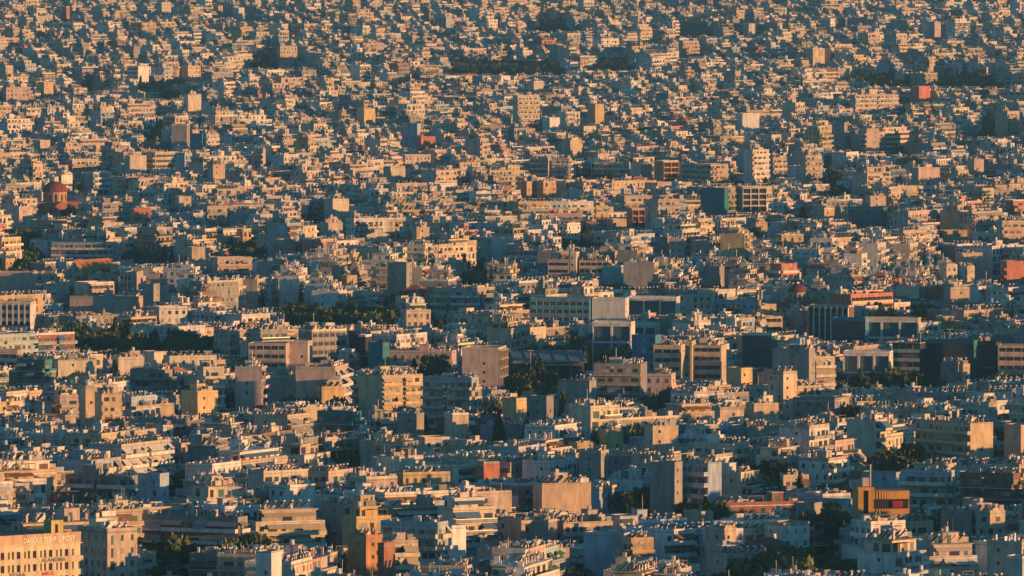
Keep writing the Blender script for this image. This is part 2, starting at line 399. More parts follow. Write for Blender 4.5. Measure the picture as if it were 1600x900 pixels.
# ------------------------------------------------------------------ buildings one can pick out in the photograph
# left edge, near corner, right edge, roof row, lowest visible row, storeys, way it faces, colour, right face, left face, roof, label, short name for neighbours
CAT = [
(118,168,213,826,935,7,'B','B','w','w','h3','square beige tower with pale floor bands, right of the office block with rooftop letters','the banded beige tower'),
(215,250,261,740,778,5,'S','L','x','w','q','plain pale blue block with few openings, above the long dark awning terraces','the pale blue block'),
(100,200,214,741,768,4,'S','K','b','b','h5','long shaded concrete flats with pale balcony lines, left of the pale blue block',None),
(216,372,386,808,850,5,'S','K','a','a','h4','long dark flats with big sloping grey awnings, right of the banded beige tower','the long awning flats'),
(386,400,508,812,850,5,'B','C','a','b','h6 p','long sunlit cream flats with a broad cream awning at the right end','the long cream balcony flats'),
(438,446,492,758,792,6,'B','W','x','w','h2','bright white block with stepped right side above the long cream balcony flats','the white stepped block'),
(402,412,480,736,757,5,'B','C','b','x','h5','sunlit cream flats with a heavy roof overhang just above the white stepped block',None),
(605,612,661,710,731,6,'B','C','x','x','h1 q','blank bright cream gable wall behind the long yellow row of brown windows','the blank cream gable'),
(622,630,713,738,754,3,'B','Y','w','w','h7 q','long low yellow building with a row of brown windows and heaters on top','the long yellow row'),
(752,756,790,721,741,4,'B','M','x','w','q','salmon red cube under a dense line of solar heaters','the salmon cube'),
(545,572,598,836,893,8,'B','O','x','x','h3','tall blank orange slab wall with a dark left face and heaters on top','the orange slab'),
(590,600,617,848,935,7,'S','R','x','x','q','narrow reddish brown wall standing against the orange slab',None),
(607,612,664,844,886,6,'B','C','a','b','h1','cream flats with two tilted cream awnings, right of the orange slab',None),
(594,684,700,816,868,5,'S','L','b','b','h3','shaded grey blue flats with continuous rounded balcony bands behind the orange slab','the grey blue banded flats'),
(702,706,728,821,848,5,'B','W','x','w','q','small bright panel wall in a white frame, right of the grey blue banded flats',None),
(400,424,431,858,935,7,'S','W','x','x','q','plain grey white corner wall at the bottom edge, left of the orange slab',None),
(844,847,935,752,792,7,'B','A','x','x','h6 q','large blank apricot wall with heaters along its top','the blank apricot wall'),
(898,902,938,692,706,6,'B','Y','x','w','h1','yellow cream block peeping over a plain grey wall',None),
(905,939,943,704,747,7,'S','G','x','x','h1','plain grey party wall directly in front of the yellow cream block','the plain grey wall'),
(1016,1054,1060,722,778,7,'S','G','x','x','q','blank grey left wing of the twin grey blocks, with a dark left edge','the blank grey wing'),
(1058,1106,1128,720,778,7,'S','L','x','b','h2','pale grey flats with a column of recessed balconies and a beige right end','the pale recessed flats'),
(912,975,983,833,872,7,'S','L','x','x','q','wide blank blue grey wall below the white house with striped awning','the wide blue grey wall'),
(982,986,1033,840,872,6,'B','Y','a','b','h5','yellow cream flats with small tilted awnings, right of the wide blue grey wall',None),
(965,969,1008,803,823,5,'B','W','a','w','q','white rooftop house with a striped awning, above the wide blue grey wall','the white house with striped awning'),
(905,1320,1332,778,798,3,'S','L','x','w','q','very long low pale blue hall roof running behind the white house','the long pale hall'),
(1128,1132,1151,825,848,6,'B','S','x','x','h3','sunlit sandy cube with a lower step on its left, right of centre near the bottom',None),
(832,857,862,812,840,6,'S','K','x','x','h1','plain concrete stub wall with a lit top, left of the white house with striped awning',None),
(1092,1096,1115,799,812,4,'B','B','x','x','q','small beige roof cube just below the long pale hall',None),
(1348,1400,1409,735,761,8,'S','L','x','x','h0 q','blank blue grey tower wall rising behind the ochre office','the blue grey tower wall'),
(1408,1480,1488,736,790,7,'S','L','b','b','h2 p','long shaded flats of pale balcony bands, right of the ochre office','the shaded banded flats'),
(1502,1583,1588,740,785,6,'S','N','b','b','h6','brown balcony flats in shade with a bright right edge, near the right border','the brown balcony flats'),
(1470,1516,1522,798,832,6,'S','G','x','x','h1','plain dark grey wall left of the sunlit cream flats with round windows','the plain dark wall'),
(1522,1526,1582,798,830,5,'B','C','w','w','h2','sunlit cream flats in two steps, right of the plain dark wall',None),
(1518,1521,1543,780,798,5,'B','S','x','x','q','little sandy cube with a dark window above the cream stepped flats',None),
(1200,1224,1266,817,838,4,'B','W','w','x','q','low white and blue wall with colourful painted patches','the painted white wall'),
(1448,1452,1540,866,890,4,'B','W','a','x','h4 p','flat pale canopy terrace with a cream hut and heaters, bottom right','the pale canopy terrace'),
(1243,1272,1280,786,815,6,'S','G','x','x','q','bare grey concrete block below the ochre office on its left','the bare concrete block'),
(1220,1224,1274,742,758,4,'B','P','a','w','h2','low pink house with a red edged awning, left of the ochre office',None),
(1572,1597,1605,869,935,7,'S','L','x','x','q','plain blue wall in the bottom right corner','the corner blue wall'),
(1588,1592,1610,722,775,7,'B','A','b','x','h2','sunlit tan flats cut by the right border of the picture',None),
(88,91,158,560,586,5,'B','C','x','w','h4 q','long blank cream wall sloping to the right, far left of the picture','the long blank cream wall'),
(131,134,156,602,660,8,'B','A','x','x','h2 q','tall tan stair wall with three small windows','the tall tan stair wall'),
(157,159,200,612,660,7,'B','A','b','x','h4','tan flats with solid balcony fronts, joined right of the tall tan stair wall',None),
(90,94,130,617,645,6,'B','B','b','b','h5','beige terraced flats with stepped balconies, left of the tall tan stair wall',None),
(99,102,128,648,664,5,'B','A','x','x','h4 q','small blank orange tan wall below the stepped beige terraces',None),
(181,185,232,558,578,4,'B','C','x','w','h2','low sunlit cream block at the left foot of the cream stair tower',None),
(232,241,262,547,570,5,'B','C','x','x','q','square cream stair tower with a dark recess in the middle of a sunlit row','the cream stair tower'),
(262,265,346,556,574,4,'B','C','w','w','h8','sunlit cream row full of heaters, right of the cream stair tower',None),
(314,318,358,573,622,7,'B','C','b','w','h3','cream flats with a tall stack of white curved balconies','the white balcony stack'),
(282,309,340,611,642,8,'B','Y','x','x','h2','block with a dark grey left wall and a bright yellow right wall','the half yellow block'),
(247,250,281,630,645,7,'B','S','x','x','h4 q','sunlit sandy wall with a shadow rising across it, left of the half yellow block',None),
(252,255,280,664,678,5,'B','W','w','x','h4','small white sunlit front below the sandy wall with a shadow',None),
(367,409,413,573,620,7,'D','P','b','x','h1','broad pinkish grey party wall right of the white balcony stack','the pinkish party wall'),
(202,258,264,575,608,6,'S','G','b','b','h5','shaded grey flats with slanting awnings behind the half yellow block',None),
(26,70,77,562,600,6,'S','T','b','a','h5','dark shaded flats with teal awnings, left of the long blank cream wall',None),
(-10,27,29,547,568,4,'D','B','b','r','q','beige building with long pale bands cut by the left border',None),
(388,447,449,534,575,5,'D','P','x','r','q','pinkish office with dark horizontal window bands','the banded pink office'),
(449,481,483,533,572,5,'D','P','x','x','q','blank pinkish slab joined right of the banded pink office',None),
(462,524,556,573,625,7,'D','P','a','x','h8','large plain grey pink wall with sunlit awnings down its right side','the large grey pink wall'),
(529,546,555,547,575,8,'D','P','a','x','q','tall narrow pinkish block with a jagged sunlit right edge',None),
(560,597,660,584,640,8,'B','A','a','x','h9','tall flats with cream balcony awnings and a blank grey left wall','the cream awning tower'),
(660,737,745,590,640,8,'S','L','b','b','h6','grey blue balcony flats with a rounded corner, right of the cream awning tower','the rounded corner flats'),
(500,503,546,604,622,5,'B','Y','x','w','h5','bright yellow cream terrace with a row of heaters, left of the cream awning tower',None),
(703,707,741,645,679,6,'B','A','x','x','h7 q','tan blank cube with one tiny window','the tan cube'),
(620,651,656,646,672,6,'S','K','x','x','h1','concrete grey blank wall left of the tan cube',None),
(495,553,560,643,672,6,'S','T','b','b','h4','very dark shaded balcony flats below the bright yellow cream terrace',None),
(660,664,712,683,700,4,'B','C','w','w','q','long low cream wall at the foot of the tan cube',None),
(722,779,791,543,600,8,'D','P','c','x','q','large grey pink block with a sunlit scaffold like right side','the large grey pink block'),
(600,706,712,548,563,4,'D','P','x','w','h2','low stepped pinkish building between the two large grey pink walls',None),
(545,556,560,518,550,11,'S','D','x','x','q','dark chimney like shaft, left one of a pair above the jagged pinkish block',None),
(560,571,574,523,556,10,'S','D','x','x','q','dark chimney like shaft, right one of a pair above the jagged pinkish block',None),
(575,598,600,535,570,7,'S','T','x','x','q','plain dark teal wall right of the two dark shafts',None),
(926,986,991,503,556,7,'D','W','x','f','q','dark glass hall held in a broad white frame','the white framed glass hall'),
(990,1025,1028,505,522,8,'D','W','x','f','q','white portal frame round a dark window, on top of the blue building',None),
(987,1024,1029,521,570,6,'S','U','x','w','q','strong blue building with two rows of dark windows','the strong blue building'),
(1021,1064,1066,539,592,6,'D','S','x','r','h6','sandy office wing with ribbon windows, right of the strong blue building','the sandy office wing'),
(1066,1081,1083,533,592,6,'D','S','x','x','q','plain sandy stair tower between two office wings with ribbon windows',None),
(1083,1127,1136,537,592,6,'D','S','x','r','h7','right hand sandy office wing with ribbon windows and a bright yellow right end',None),
(928,1001,1012,568,620,6,'D','K','x','b','h9','grey balcony flats in two bays with a yellow right edge','the two bay grey flats'),
(872,921,927,592,622,5,'S','G','x','x','h3','grey wall with one dark slot of windows, left of the two bay grey flats',None),
(1008,1049,1055,584,600,5,'D','P','x','w','h1','low pinkish terrace attached right of the two bay grey flats',None),
(827,854,860,616,652,6,'S','K','x','x','q','plain grey block left of centre below the sports hall roof',None),
(803,807,823,622,650,6,'B','Y','x','x','q','slim bright yellow wall beside the plain grey block',None),
(1017,1020,1070,662,697,7,'B','A','x','x','h1 q','wide blank sandy wall with a cream hut on its roof','the wide sandy wall'),
(943,947,983,668,697,6,'B','Y','x','x','h4','cream and yellow block left of the wide sandy wall',None),
(1122,1125,1172,636,652,5,'B','C','x','w','h2','low cream wall in three steps, left of a plain orange tan wall',None),
(1174,1178,1225,630,652,6,'B','A','x','x','h1 q','plain orange tan wall ending a stepped cream row','the orange tan wall'),
(1160,1206,1209,521,572,7,'S','T','x','g','q','dark glass block with a teal top and slim white poles','the dark glass block'),
(1155,1158,1176,575,602,6,'B','Y','x','x','q','small bright yellow tower below the dark glass block',None),
(1097,1101,1132,663,680,5,'B','W','a','w','q','white stepped house with small awnings, right of the wide sandy wall',None),
(1208,1264,1270,545,592,7,'S','G','x','x','h6','large blank grey wall between the dark glass block and cream awnings','the large blank grey wall'),
(1270,1273,1313,557,592,7,'B','C','a','w','h2','cream flats with three big tilted awnings and a white outline','the big awning flats'),
(1208,1224,1246,580,632,7,'B','A','x','w','h3','narrow tower, its upper part bright tan and its foot pale grey','the half lit tan tower'),
(1318,1390,1394,549,583,5,'D','W','x','f','q','low mall of white frames and dark glass with a pink sign','the white framed mall'),
(1395,1437,1440,533,580,6,'S','D','x','r','q','dark banded office with a small dark red sign, right of the white framed mall',None),
(1441,1520,1526,532,580,6,'S','T','x','g','q','very dark wide glass office with a pale pillar','the very dark office'),
(1528,1556,1560,534,585,6,'S','D','x','x','q','dark blank link block left of the beige office with a red sign',None),
(1560,1608,1612,537,582,6,'D','S','x','r','q','beige office with window bands and a red sign at the right border','the beige office with a red sign'),
(1470,1497,1502,566,585,6,'S','K','x','x','h1','grey block with a brown edge below the very dark office',None),
(1502,1505,1516,566,590,6,'B','A','w','x','h1','thin sunlit tan block with a white post, below the very dark office',None),
(1310,1313,1336,618,641,6,'B','C','x','x','q','bright cream cube beneath the white framed mall','the bright cream cube'),
(1240,1304,1309,622,646,5,'S','K','w','w','q','shaded concrete building with square dark windows left of the bright cream cube',None),
(1435,1516,1553,658,712,7,'B','A','x','b','h4 q','tan stair wall with long dark balconies stretching from its left','the tan stair wall with dark balconies'),
(1542,1545,1568,626,650,6,'B','C','x','x','h1','cream wall with a deep red left side, above the tan stair wall with dark balconies',None),
(1583,1595,1615,664,712,6,'B','A','x','x','q','brown and tan corner wall touching the right border',None),
(1350,1434,1438,497,528,5,'D','P','x','f','q','pinkish building of tall H shaped frames','the H frame building'),
(1470,1473,1498,494,515,6,'B','O','x','x','q','taller blank part of the orange block right of the H frame building','the orange block'),
(1499,1501,1519,500,517,5,'B','O','x','x','q','lower blank part of the orange block right of the H frame building',None),
(1300,1352,1356,497,530,6,'S','U','x','g','q','dark blue glass office left of the H frame building',None),
(1264,1326,1330,477,525,6,'S','N','x','v','q','brown block with a red top and dark slots','the brown block with red top'),
(27,30,50,323,352,6,'B','P','x','x','h3 q','pinkish blank cube with heaters on top, left of the red domed church','the pinkish cube'),
(80,177,181,377,402,4,'D','L','x','b','q','long curved school like building with two pale bands','the long pale banded school'),
(-8,51,54,425,452,4,'D','P','x','x','q','long blank pinkish wall cut by the left border',None),
(-8,48,51,472,510,5,'D','W','x','v','q','white finned building with dark slots at the left border','the white finned building'),
(115,138,177,441,463,5,'B','C','r','x','q','stepped cream building above a long plain wall','the stepped cream building'),
(108,216,222,463,484,3,'D','P','x','x','h4 q','long plain pinkish wall below the stepped cream building',None),
(297,300,326,386,410,5,'B','S','x','x','q','sandy block with a rounded top and one dark opening',None),
(335,340,397,402,428,6,'B','P','b','x','q','flats with alternating orange and pink bands and a taller stair tower','the orange banded flats'),
(246,249,299,479,500,4,'B','W','w','w','q','cream white building with a high row of small windows',None),
(224,240,243,441,470,6,'S','G','x','x','q','dark grey blank wall above the cream white building with small windows',None),
(277,280,303,305,326,6,'B','C','x','x','q','blank cream cube on the upper left, with pink roof houses under it','the blank cream cube'),
(321,324,359,322,350,6,'B','P','b','b','h2','pink beige flats in two balcony columns','the pink twin balcony flats'),
(207,210,240,326,348,5,'B','M','b','w','q','flats with an orange red roof terrace, left of the pink twin balcony flats',None),
(188,206,223,426,450,5,'D','B','x','v','q','two tone beige block of broad upright panels',None),
(504,507,540,346,366,6,'B','C','x','w','h1','bright cream building with a stepped right side','the bright stepped cream building'),
(570,573,614,358,376,4,'B','C','x','w','gable','cream hall with a wide low gable','the gabled cream hall'),
(648,651,676,353,374,5,'B','A','x','x','h2','plain tan wall right of the gabled cream hall',None),
(513,520,545,311,334,6,'B','C','x','x','h2','cream block with a pale blue grey right part, upper middle left',None),
(605,635,638,408,446,7,'S','G','x','x','q','blank dark grey wall with a pale dish on its top','the blank dark grey wall'),
(539,542,564,430,446,4,'B','Y','w','w','q','small yellow house with arched white openings','the small yellow house'),
(632,635,680,484,512,5,'B','P','w','w','h1 p','pink cream building with a small upper block and tiny windows','the pink cream building'),
(704,737,741,450,482,6,'S','L','b','b','q','pale blue shaded flats of stacked balcony bands above the trees',None),
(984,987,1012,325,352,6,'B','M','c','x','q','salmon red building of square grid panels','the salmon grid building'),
(928,931,955,321,345,6,'B','Y','b','x','h2','yellow cream balcony flats left of the salmon grid building',None),
(953,956,984,342,358,4,'B','S','x','x','q','low sandy wall at the left foot of the salmon grid building',None),
(856,889,891,405,430,5,'D','P','x','r','h3','pink office with horizontal bands left of its own tower','the pink office bands'),
(891,900,904,394,430,6,'D','C','x','x','q','slim tall cream stair tower beside the pink office bands','the slim cream stair tower'),
(905,950,955,405,428,5,'D','P','x','r','h6','right hand pink office wing beyond the slim cream stair tower',None),
(942,966,972,415,446,7,'S','L','x','x','h1','pale grey wall with a dark slit in front of the right pink office wing',None),
(828,921,926,466,502,5,'D','U','x','r','q','blue office hall with dark blue window strips','the blue office hall'),
(925,977,981,466,500,5,'D','W','x','x','q','pale pinkish panelled wall joined right of the blue office hall','the pale panelled wall'),
(981,1057,1061,464,490,4,'D','W','x','f','q','low pale blue hall of four framed bays right of the pale panelled wall',None),
(1061,1112,1116,458,475,4,'D','C','x','w','q','long pale cream fascia right of the four framed bays',None),
(1025,1043,1045,370,402,7,'S','G','x','x','h1','tall grey block, left of a pair with pale upright lines',None),
(1045,1068,1072,373,400,7,'D','P','x','w','h2','tall pinkish block, right of a pair with pale upright lines',None),
(1095,1132,1136,294,334,8,'S','T','x','x','q','building wrapped in dark teal netting','the teal netted building'),
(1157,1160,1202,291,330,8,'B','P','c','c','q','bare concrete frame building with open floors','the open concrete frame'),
(1178,1181,1204,347,366,5,'B','Y','x','x','h1','yellow cream block below the open concrete frame',None),
(1100,1124,1128,414,444,7,'S','G','x','x','h3','dark grey blank block with heaters in the middle right',None),
(1191,1194,1220,473,490,5,'B','Y','x','x','q','bright yellow cream block just right of the lattice mast','the yellow block by the mast'),
(1192,1195,1230,492,515,4,'B','S','r','x','q','sandy building with two rows of pale panels below the yellow block by the mast',None),
(1482,1485,1522,449,473,5,'B','A','x','x','h1 q','plain orange tan wall below the pair of cream cubes on the right','the plain orange tan wall'),
(1408,1411,1443,447,464,5,'B','C','x','x','h2','bright cream wall half in shadow, left of the plain orange tan wall',None),
(1476,1479,1502,413,436,5,'B','C','w','x','h1','left cube of the pair of bright cream blocks on the right','the pair of cream cubes'),
(1503,1506,1529,416,436,5,'B','C','w','x','h1','right cube of the pair of bright cream blocks on the right',None),
(1500,1503,1541,395,408,4,'B','A','x','x','h1 q','broad tan wall behind the pair of bright cream cubes',None),
(1570,1573,1608,408,440,6,'B','M','x','b','q','orange pink wall cut by the right border above a shaded corner',None),
(1563,1566,1608,345,376,6,'B','P','b','x','h4','pinkish balcony flats at the right border',None),
(1470,1473,1517,360,374,3,'B','Y','x','w','q','long low yellow wall left of the pinkish balcony flats at the border','the long low yellow wall'),
(1357,1360,1389,304,326,6,'B','P','x','x','h3','pink beige block with heaters above dark blank houses',None),
(1285,1288,1304,325,341,5,'B','Y','x','x','h1','small yellow cube left of the pink beige block with heaters',None),
(1218,1221,1261,366,380,4,'B','Y','w','w','h1','low yellow row with small windows in the right middle',None),
(1217,1221,1246,412,440,5,'B','M','b','b','q','orange red flats with pale balcony lines','the orange red flats'),
(1580,1583,1604,312,336,6,'B','M','b','w','q','red striped building at the right border',None),
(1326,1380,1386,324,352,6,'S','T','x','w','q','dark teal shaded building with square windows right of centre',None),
(291,294,319,147,176,7,'B','C','x','x','h1 q','large bright cream cube on the upper left','the large bright cream cube'),
(291,294,313,102,127,7,'B','A','w','x','h1','tan tower above the large bright cream cube',None),
(435,438,468,72,92,6,'B','C','w','w','h1','cream flats of two joined towers near the top','the twin top cream flats'),
(66,69,83,127,152,8,'B','A','x','x','q','tan narrow tower on the upper far left',None),
(7,10,50,137,160,6,'B','P','w','w','h1','pink beige complex with dark openings at the upper left border',None),
(268,292,295,194,228,7,'D','G','x','x','q','grey pink wall above left with a row of small balconies','the grey pink upper wall'),
(299,316,320,209,233,6,'S','U','x','x','q','blue grey shaded wall just right of the grey pink upper wall',None),
(320,323,342,209,232,6,'B','C','b','x','h1','cream flats with three white balcony bands on the upper left',None),
(60,63,78,219,235,6,'B','P','x','x','q','small pinkish wall on the left above the red domed church',None),
(330,333,358,255,283,7,'B','A','x','x','h3','sandy tan cube with heaters and a faint diagonal line','the sandy tan cube'),
(395,411,415,232,262,7,'B','P','b','b','h1','pink building with a tall red brown stair strip',None),
(200,203,235,243,270,6,'B','C','x','x','q','cream blocks stacked like steps left of the sandy tan cube','the stacked cream blocks'),
(110,113,160,249,265,4,'B','C','b','b','q','long low cream building with thin bands, left of the stacked cream blocks',None),
(130,146,173,269,300,4,'B','L','b','x','q','pale blue building with white balcony bands right of the red domed church',None),
(806,809,848,149,195,9,'B','C','b','x','h1','tall cream building shaped like an upside down L','the upside down L building'),
(856,859,875,184,202,5,'B','W','x','x','q','bright white cube right of the upside down L building',None),
(831,834,849,127,143,6,'B','C','x','x','h2','pale cream cube above the upside down L building',None),
(926,930,944,161,192,9,'B','Y','x','x','q','yellow tower wall beside a dark grey side, right of the white cube','the yellow tower wall'),
(566,569,586,170,195,7,'B','Y','x','x','h1','bright yellow block with pink balconies on its right','the bright yellow block'),
(655,658,686,212,228,5,'B','M','x','w','q','pink red house in the upper middle','the pink red house'),
(628,652,656,193,230,8,'S','L','x','x','q','shaded blue grey tower left of the pink red house',None),
(888,891,909,217,246,8,'B','S','x','x','h1','sandy tower with grey fins on its left',None),
(828,854,857,246,272,6,'D','P','x','b','h2','left half of the pinkish flats with long pale balcony bands','the pale band flats'),
(862,889,893,247,276,6,'D','P','b','b','h2','right half of the pinkish flats with long pale balcony bands',None),
(929,981,984,254,276,6,'D','P','x','b','h2','wide pinkish flats with long rows, right of the pale band flats',None),
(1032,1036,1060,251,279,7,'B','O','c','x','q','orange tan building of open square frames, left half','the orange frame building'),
(1061,1065,1089,254,279,6,'B','P','b','x','h1','pinkish balcony block right of the orange frame building',None),
(820,823,831,282,308,7,'B','Y','w','x','q','slim yellow tower, left of two',None),
(846,849,876,281,308,7,'B','Y','w','w','h1','wide yellow tower with blue grey balconies at its left','the wide yellow tower'),
(607,610,640,260,280,6,'B','C','x','x','q','pale yellow cream cubes left of centre in the upper middle','the pale cream cubes'),
(630,633,679,242,258,5,'B','C','w','x','q','wide cream front with a row of dark openings above the pale cream cubes',None),
(1157,1160,1192,177,205,8,'B','W','x','x','q','big blank pale white wall in the upper right','the big blank pale wall'),
(1351,1354,1380,201,235,8,'B','P','x','b','h2','tall pinkish blank wall with balconies along its right side','the tall pinkish wall'),
(1300,1319,1322,190,232,9,'S','G','x','x','q','dark grey shaded tower left of the tall pinkish wall',None),
(1267,1270,1289,76,102,8,'B','S','x','x','h1','sandy tower with small balconies near the top right','the sandy top tower'),
(1333,1336,1410,147,175,7,'B','P','b','w','h1','long beige flats with dark balcony gaps in the upper right','the long upper right flats'),
(1433,1436,1454,135,158,7,'B','M','x','x','q','orange pink block right of the long upper right flats',None),
(1256,1259,1291,241,282,9,'B','P','b','x','h1','tall pink beige tower of wide balcony bands','the pink banded tower'),
(1172,1176,1202,232,285,10,'B','C','b','x','h1','tall cream tower of pale bands with a bright right edge','the cream banded tower'),
(1152,1170,1174,233,266,8,'S','L','x','x','q','blue grey shaded wall left of the cream banded tower',None),
(1432,1435,1476,262,284,6,'B','P','x','x','q','plain pale pink wall on the right with a thin white roof line','the plain pale pink wall'),
(1519,1522,1544,249,272,6,'B','P','x','x','h1','pale pink cube right of the plain pale pink wall',None),
(1092,1095,1145,255,285,7,'B','P','b','b','q','wide pink balcony flats left of the cream banded tower',None),
(1205,1208,1236,246,276,7,'B','P','b','w','h2','pink flats with balconies right of the cream banded tower',None),
(1064,1067,1096,64,88,8,'B','P','b','w','h2','pale pink tower with deep balcony shadows near the top','the pale pink top tower'),
(1167,1170,1180,37,56,8,'B','C','x','x','q','slim cream tower near the top edge right of the pale pink top tower',None),
(1457,1460,1470,33,60,10,'B','P','x','x','q','slim tall pink tower near the top right edge','the slim pink top tower'),
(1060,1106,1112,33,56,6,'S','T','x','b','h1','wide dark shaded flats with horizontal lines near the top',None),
(1306,1309,1328,106,124,6,'B','P','w','w','h1','small pinkish flats in the upper right above dark trees',None),
(370,373,382,11,32,9,'B','C','x','x','q','slim bright cream tower at the top edge, left of centre','the slim top cream tower'),
(338,341,348,9,26,8,'B','A','x','x','q','slim orange tan tower left of the slim top cream tower',None),
(250,253,267,4,22,7,'B','C','w','x','q','cream flats touching the top edge on the left',None),
(97,104,109,10,32,9,'B','M','x','x','q','slim salmon tower at the top left','the slim top salmon tower'),
(996,1000,1019,44,65,7,'B','C','b','x','q','cream flats right of centre near the top','the near top cream flats'),
(1350,1353,1373,478,492,5,'B','P','x','w','q','low pink wall right of the brown block with red top',None),
]
AWI = {a[0]: a for a in AWN}
def cat_buildings(rng):
    out = []
    for (x0, xs, x1, yt, yb, fl, ty, ck, sF, sL, op, label, short) in CAT:
        Y = depth_of(yt, fl*FH + .9)
        if sF not in CUST and yb < 900: fl = max(2, min(fl, math.ceil((yb-yt)*mpp(Y)/FH)+2))
        h = fl*FH + .9; Y = depth_of(yt, h); m = mpp(Y)
        W = (x1-x0)*m; lw = (xs-x0)*m; rw = (x1-xs)*m
        if ty == 'B':
            th = 40 if sF == 'g_letters' else 9 if sF == 'g_ochre' else 38 if lw > .12*W else (19 if Y < 4450 else 26)
            a = rw/math.cos(R(th)); bb = max(lw/math.sin(R(th)), 7.5 if Y < 4450 else 8)
            if th == 40: bb = 16
            if th < 30: a = max(3, (W-bb*math.sin(R(th)))/math.cos(R(th)))
        elif ty == 'D':
            th = 80; bb = lw/math.sin(R(th)); a = min(22, max(9, rw/math.cos(R(th))))
        else:
            th = 50 if rw > 3.6 else 66; bb = lw/math.sin(R(th)); a = max(5.5, rw/math.cos(R(th)))
        yaw = R(th); cx = (xs-800)*m; c, s = math.cos(yaw), math.sin(yaw)
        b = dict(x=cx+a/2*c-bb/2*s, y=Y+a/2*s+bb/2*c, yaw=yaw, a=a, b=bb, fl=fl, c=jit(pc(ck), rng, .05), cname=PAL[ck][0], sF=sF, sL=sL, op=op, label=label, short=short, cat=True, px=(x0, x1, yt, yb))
        b['z'] = ground(b['y'])
        hs = [int(t[1:]) for t in op.split() if t[0] == 'h' and t[1:].isdigit()]
        b['nh'] = hs[0] if hs else 0; b['ph'] = 'p' in op.split(); b['op'] = 'q' if ('q' in op.split() and not b['nh']) else ''
        b['gable'] = 'gable' in op
        if b['gable']: b['custom'] = CUST['gable']
        if sF in CUST: b['custom'] = CUST[sF]; b['letters'] = sF == 'g_letters'; b['sF'] = 'x'
        if 'cream' in label and 'awning' in label: b['aw'] = ('beige', (.55,.45,.30))
        elif 'grey awnings' in label: b['aw'] = AWI['grey']
        elif 'teal awnings' in label: b['aw'] = ('teal', (.05,.16,.17))
        if ck in 'YOAMNUT' or sF == 'x': b['c2'] = b['c']
        if sL in 'fv' or 'pale b' in label or 'white' in label: b['c2'] = jit(pc('W'), rng, .03)
        if 'bright' in label and ty == 'B': b['c'] = tuple(min(.8, v*1.15) for v in b['c'])  # sunlight put into the colour: bright sun-facing blocks get a lighter base
        out.append(b)
    return out
# ------------------------------------------------------------------ fill: the rest of the town, laid out in districts of turned street grids
def fill_town(rng):
    out = []
    sites = []
    y = 1600
    while y < 11600:
        st = 330
        x = -0.075*y - 300
        while x < 0.075*y + 400:
            sites.append((x+rng.uniform(-90, 90), y+rng.uniform(-90, 90), rng.choice([20, 28, 34, 40, 44, 48, 62, 74]) if y < 2600 else rng.choice([24, 36, 42, 46, 50, 54, 58, 62, 76]) if y < 4950 else rng.choice([38, 46, 52, 56, 60, 63]), rng.choice([0, 0, .6, 1.0, -.4])))
            x += st
        y += st*.85
    S = np.array([(s[0], s[1]) for s in sites])
    for si, (sx, sy, th, bias) in enumerate(sites):
        c, s = math.cos(R(th)), math.sin(R(th)); v = -330.0
        while v < 330:
            dep = rng.uniform(9.5, 13.5); u = -330.0 + rng.uniform(0, 30)
            bd = 2*dep + rng.uniform(0, 3)
            while u < 330:
                bl = rng.uniform(45, 95); cx, cy = sx + (u+bl/2)*c - (v+bd/2)*s, sy + (u+bl/2)*s + (v+bd/2)*c
                if cy > 1720 and cy < 11100 and -.0618*cy-75 < cx < .0618*cy+130:
                    dd = (S[:, 0]-cx)**2 + (S[:, 1]-cy)**2
                    if int(np.argmin(dd)) == si:
                        base = rng.gauss(3.9+bias, .35)
                        for row in (0, 1):
                            uu = u
                            while uu < u+bl-6:
                                a = min(rng.choice([rng.uniform(8, 14), rng.uniform(10, 18), rng.uniform(16, 28)]), u+bl-uu)
                                if a < 6: break
                                d = dep*rng.uniform(.8, 1.04)
                                vv = v + (d/2 if row == 0 else bd-d/2)
                                x = sx + (uu+a/2)*c - vv*s; y2 = sy + (uu+a/2)*s + vv*c
                                q = rng.random()
                                far = cy > 6200; fl = max(1, int(round(rng.gauss(base, 1.0 if far else .6))))
                                if q < .20: fl = rng.choice([1, 2, 2, 3])
                                elif q > (.90 if far else .94): fl += rng.choice([1, 1, 2, 2, 3])
                                if q > .04:
                                    out.append(dict(x=x, y=y2, yaw=R(th), a=a-.05, b=d-.05, fl=fl, front=row == 0))
                                uu += a
                u += bl + rng.uniform(7, 10)
            v += bd + rng.uniform(6.5, 10)
    return out
def corners(b, e=0.0):
    c, s = math.cos(b['yaw']), math.sin(b['yaw']); r = []
    for (i, j) in ((-1, -1), (1, -1), (1, 1), (-1, 1)):
        x, y = i*(b['a']/2+e), j*(b['b']/2+e); r.append((b['x']+x*c-y*s, b['y']+x*s+y*c))
    return r
def sil(b):
    cs = corners(b); xs = [px_of(x, y, b['z']+5) for x, y in cs]
    return min(xs), max(xs), row_of(b['y'], b['z']+b['fl']*FH+.9), row_of(b['y'], b['z'])
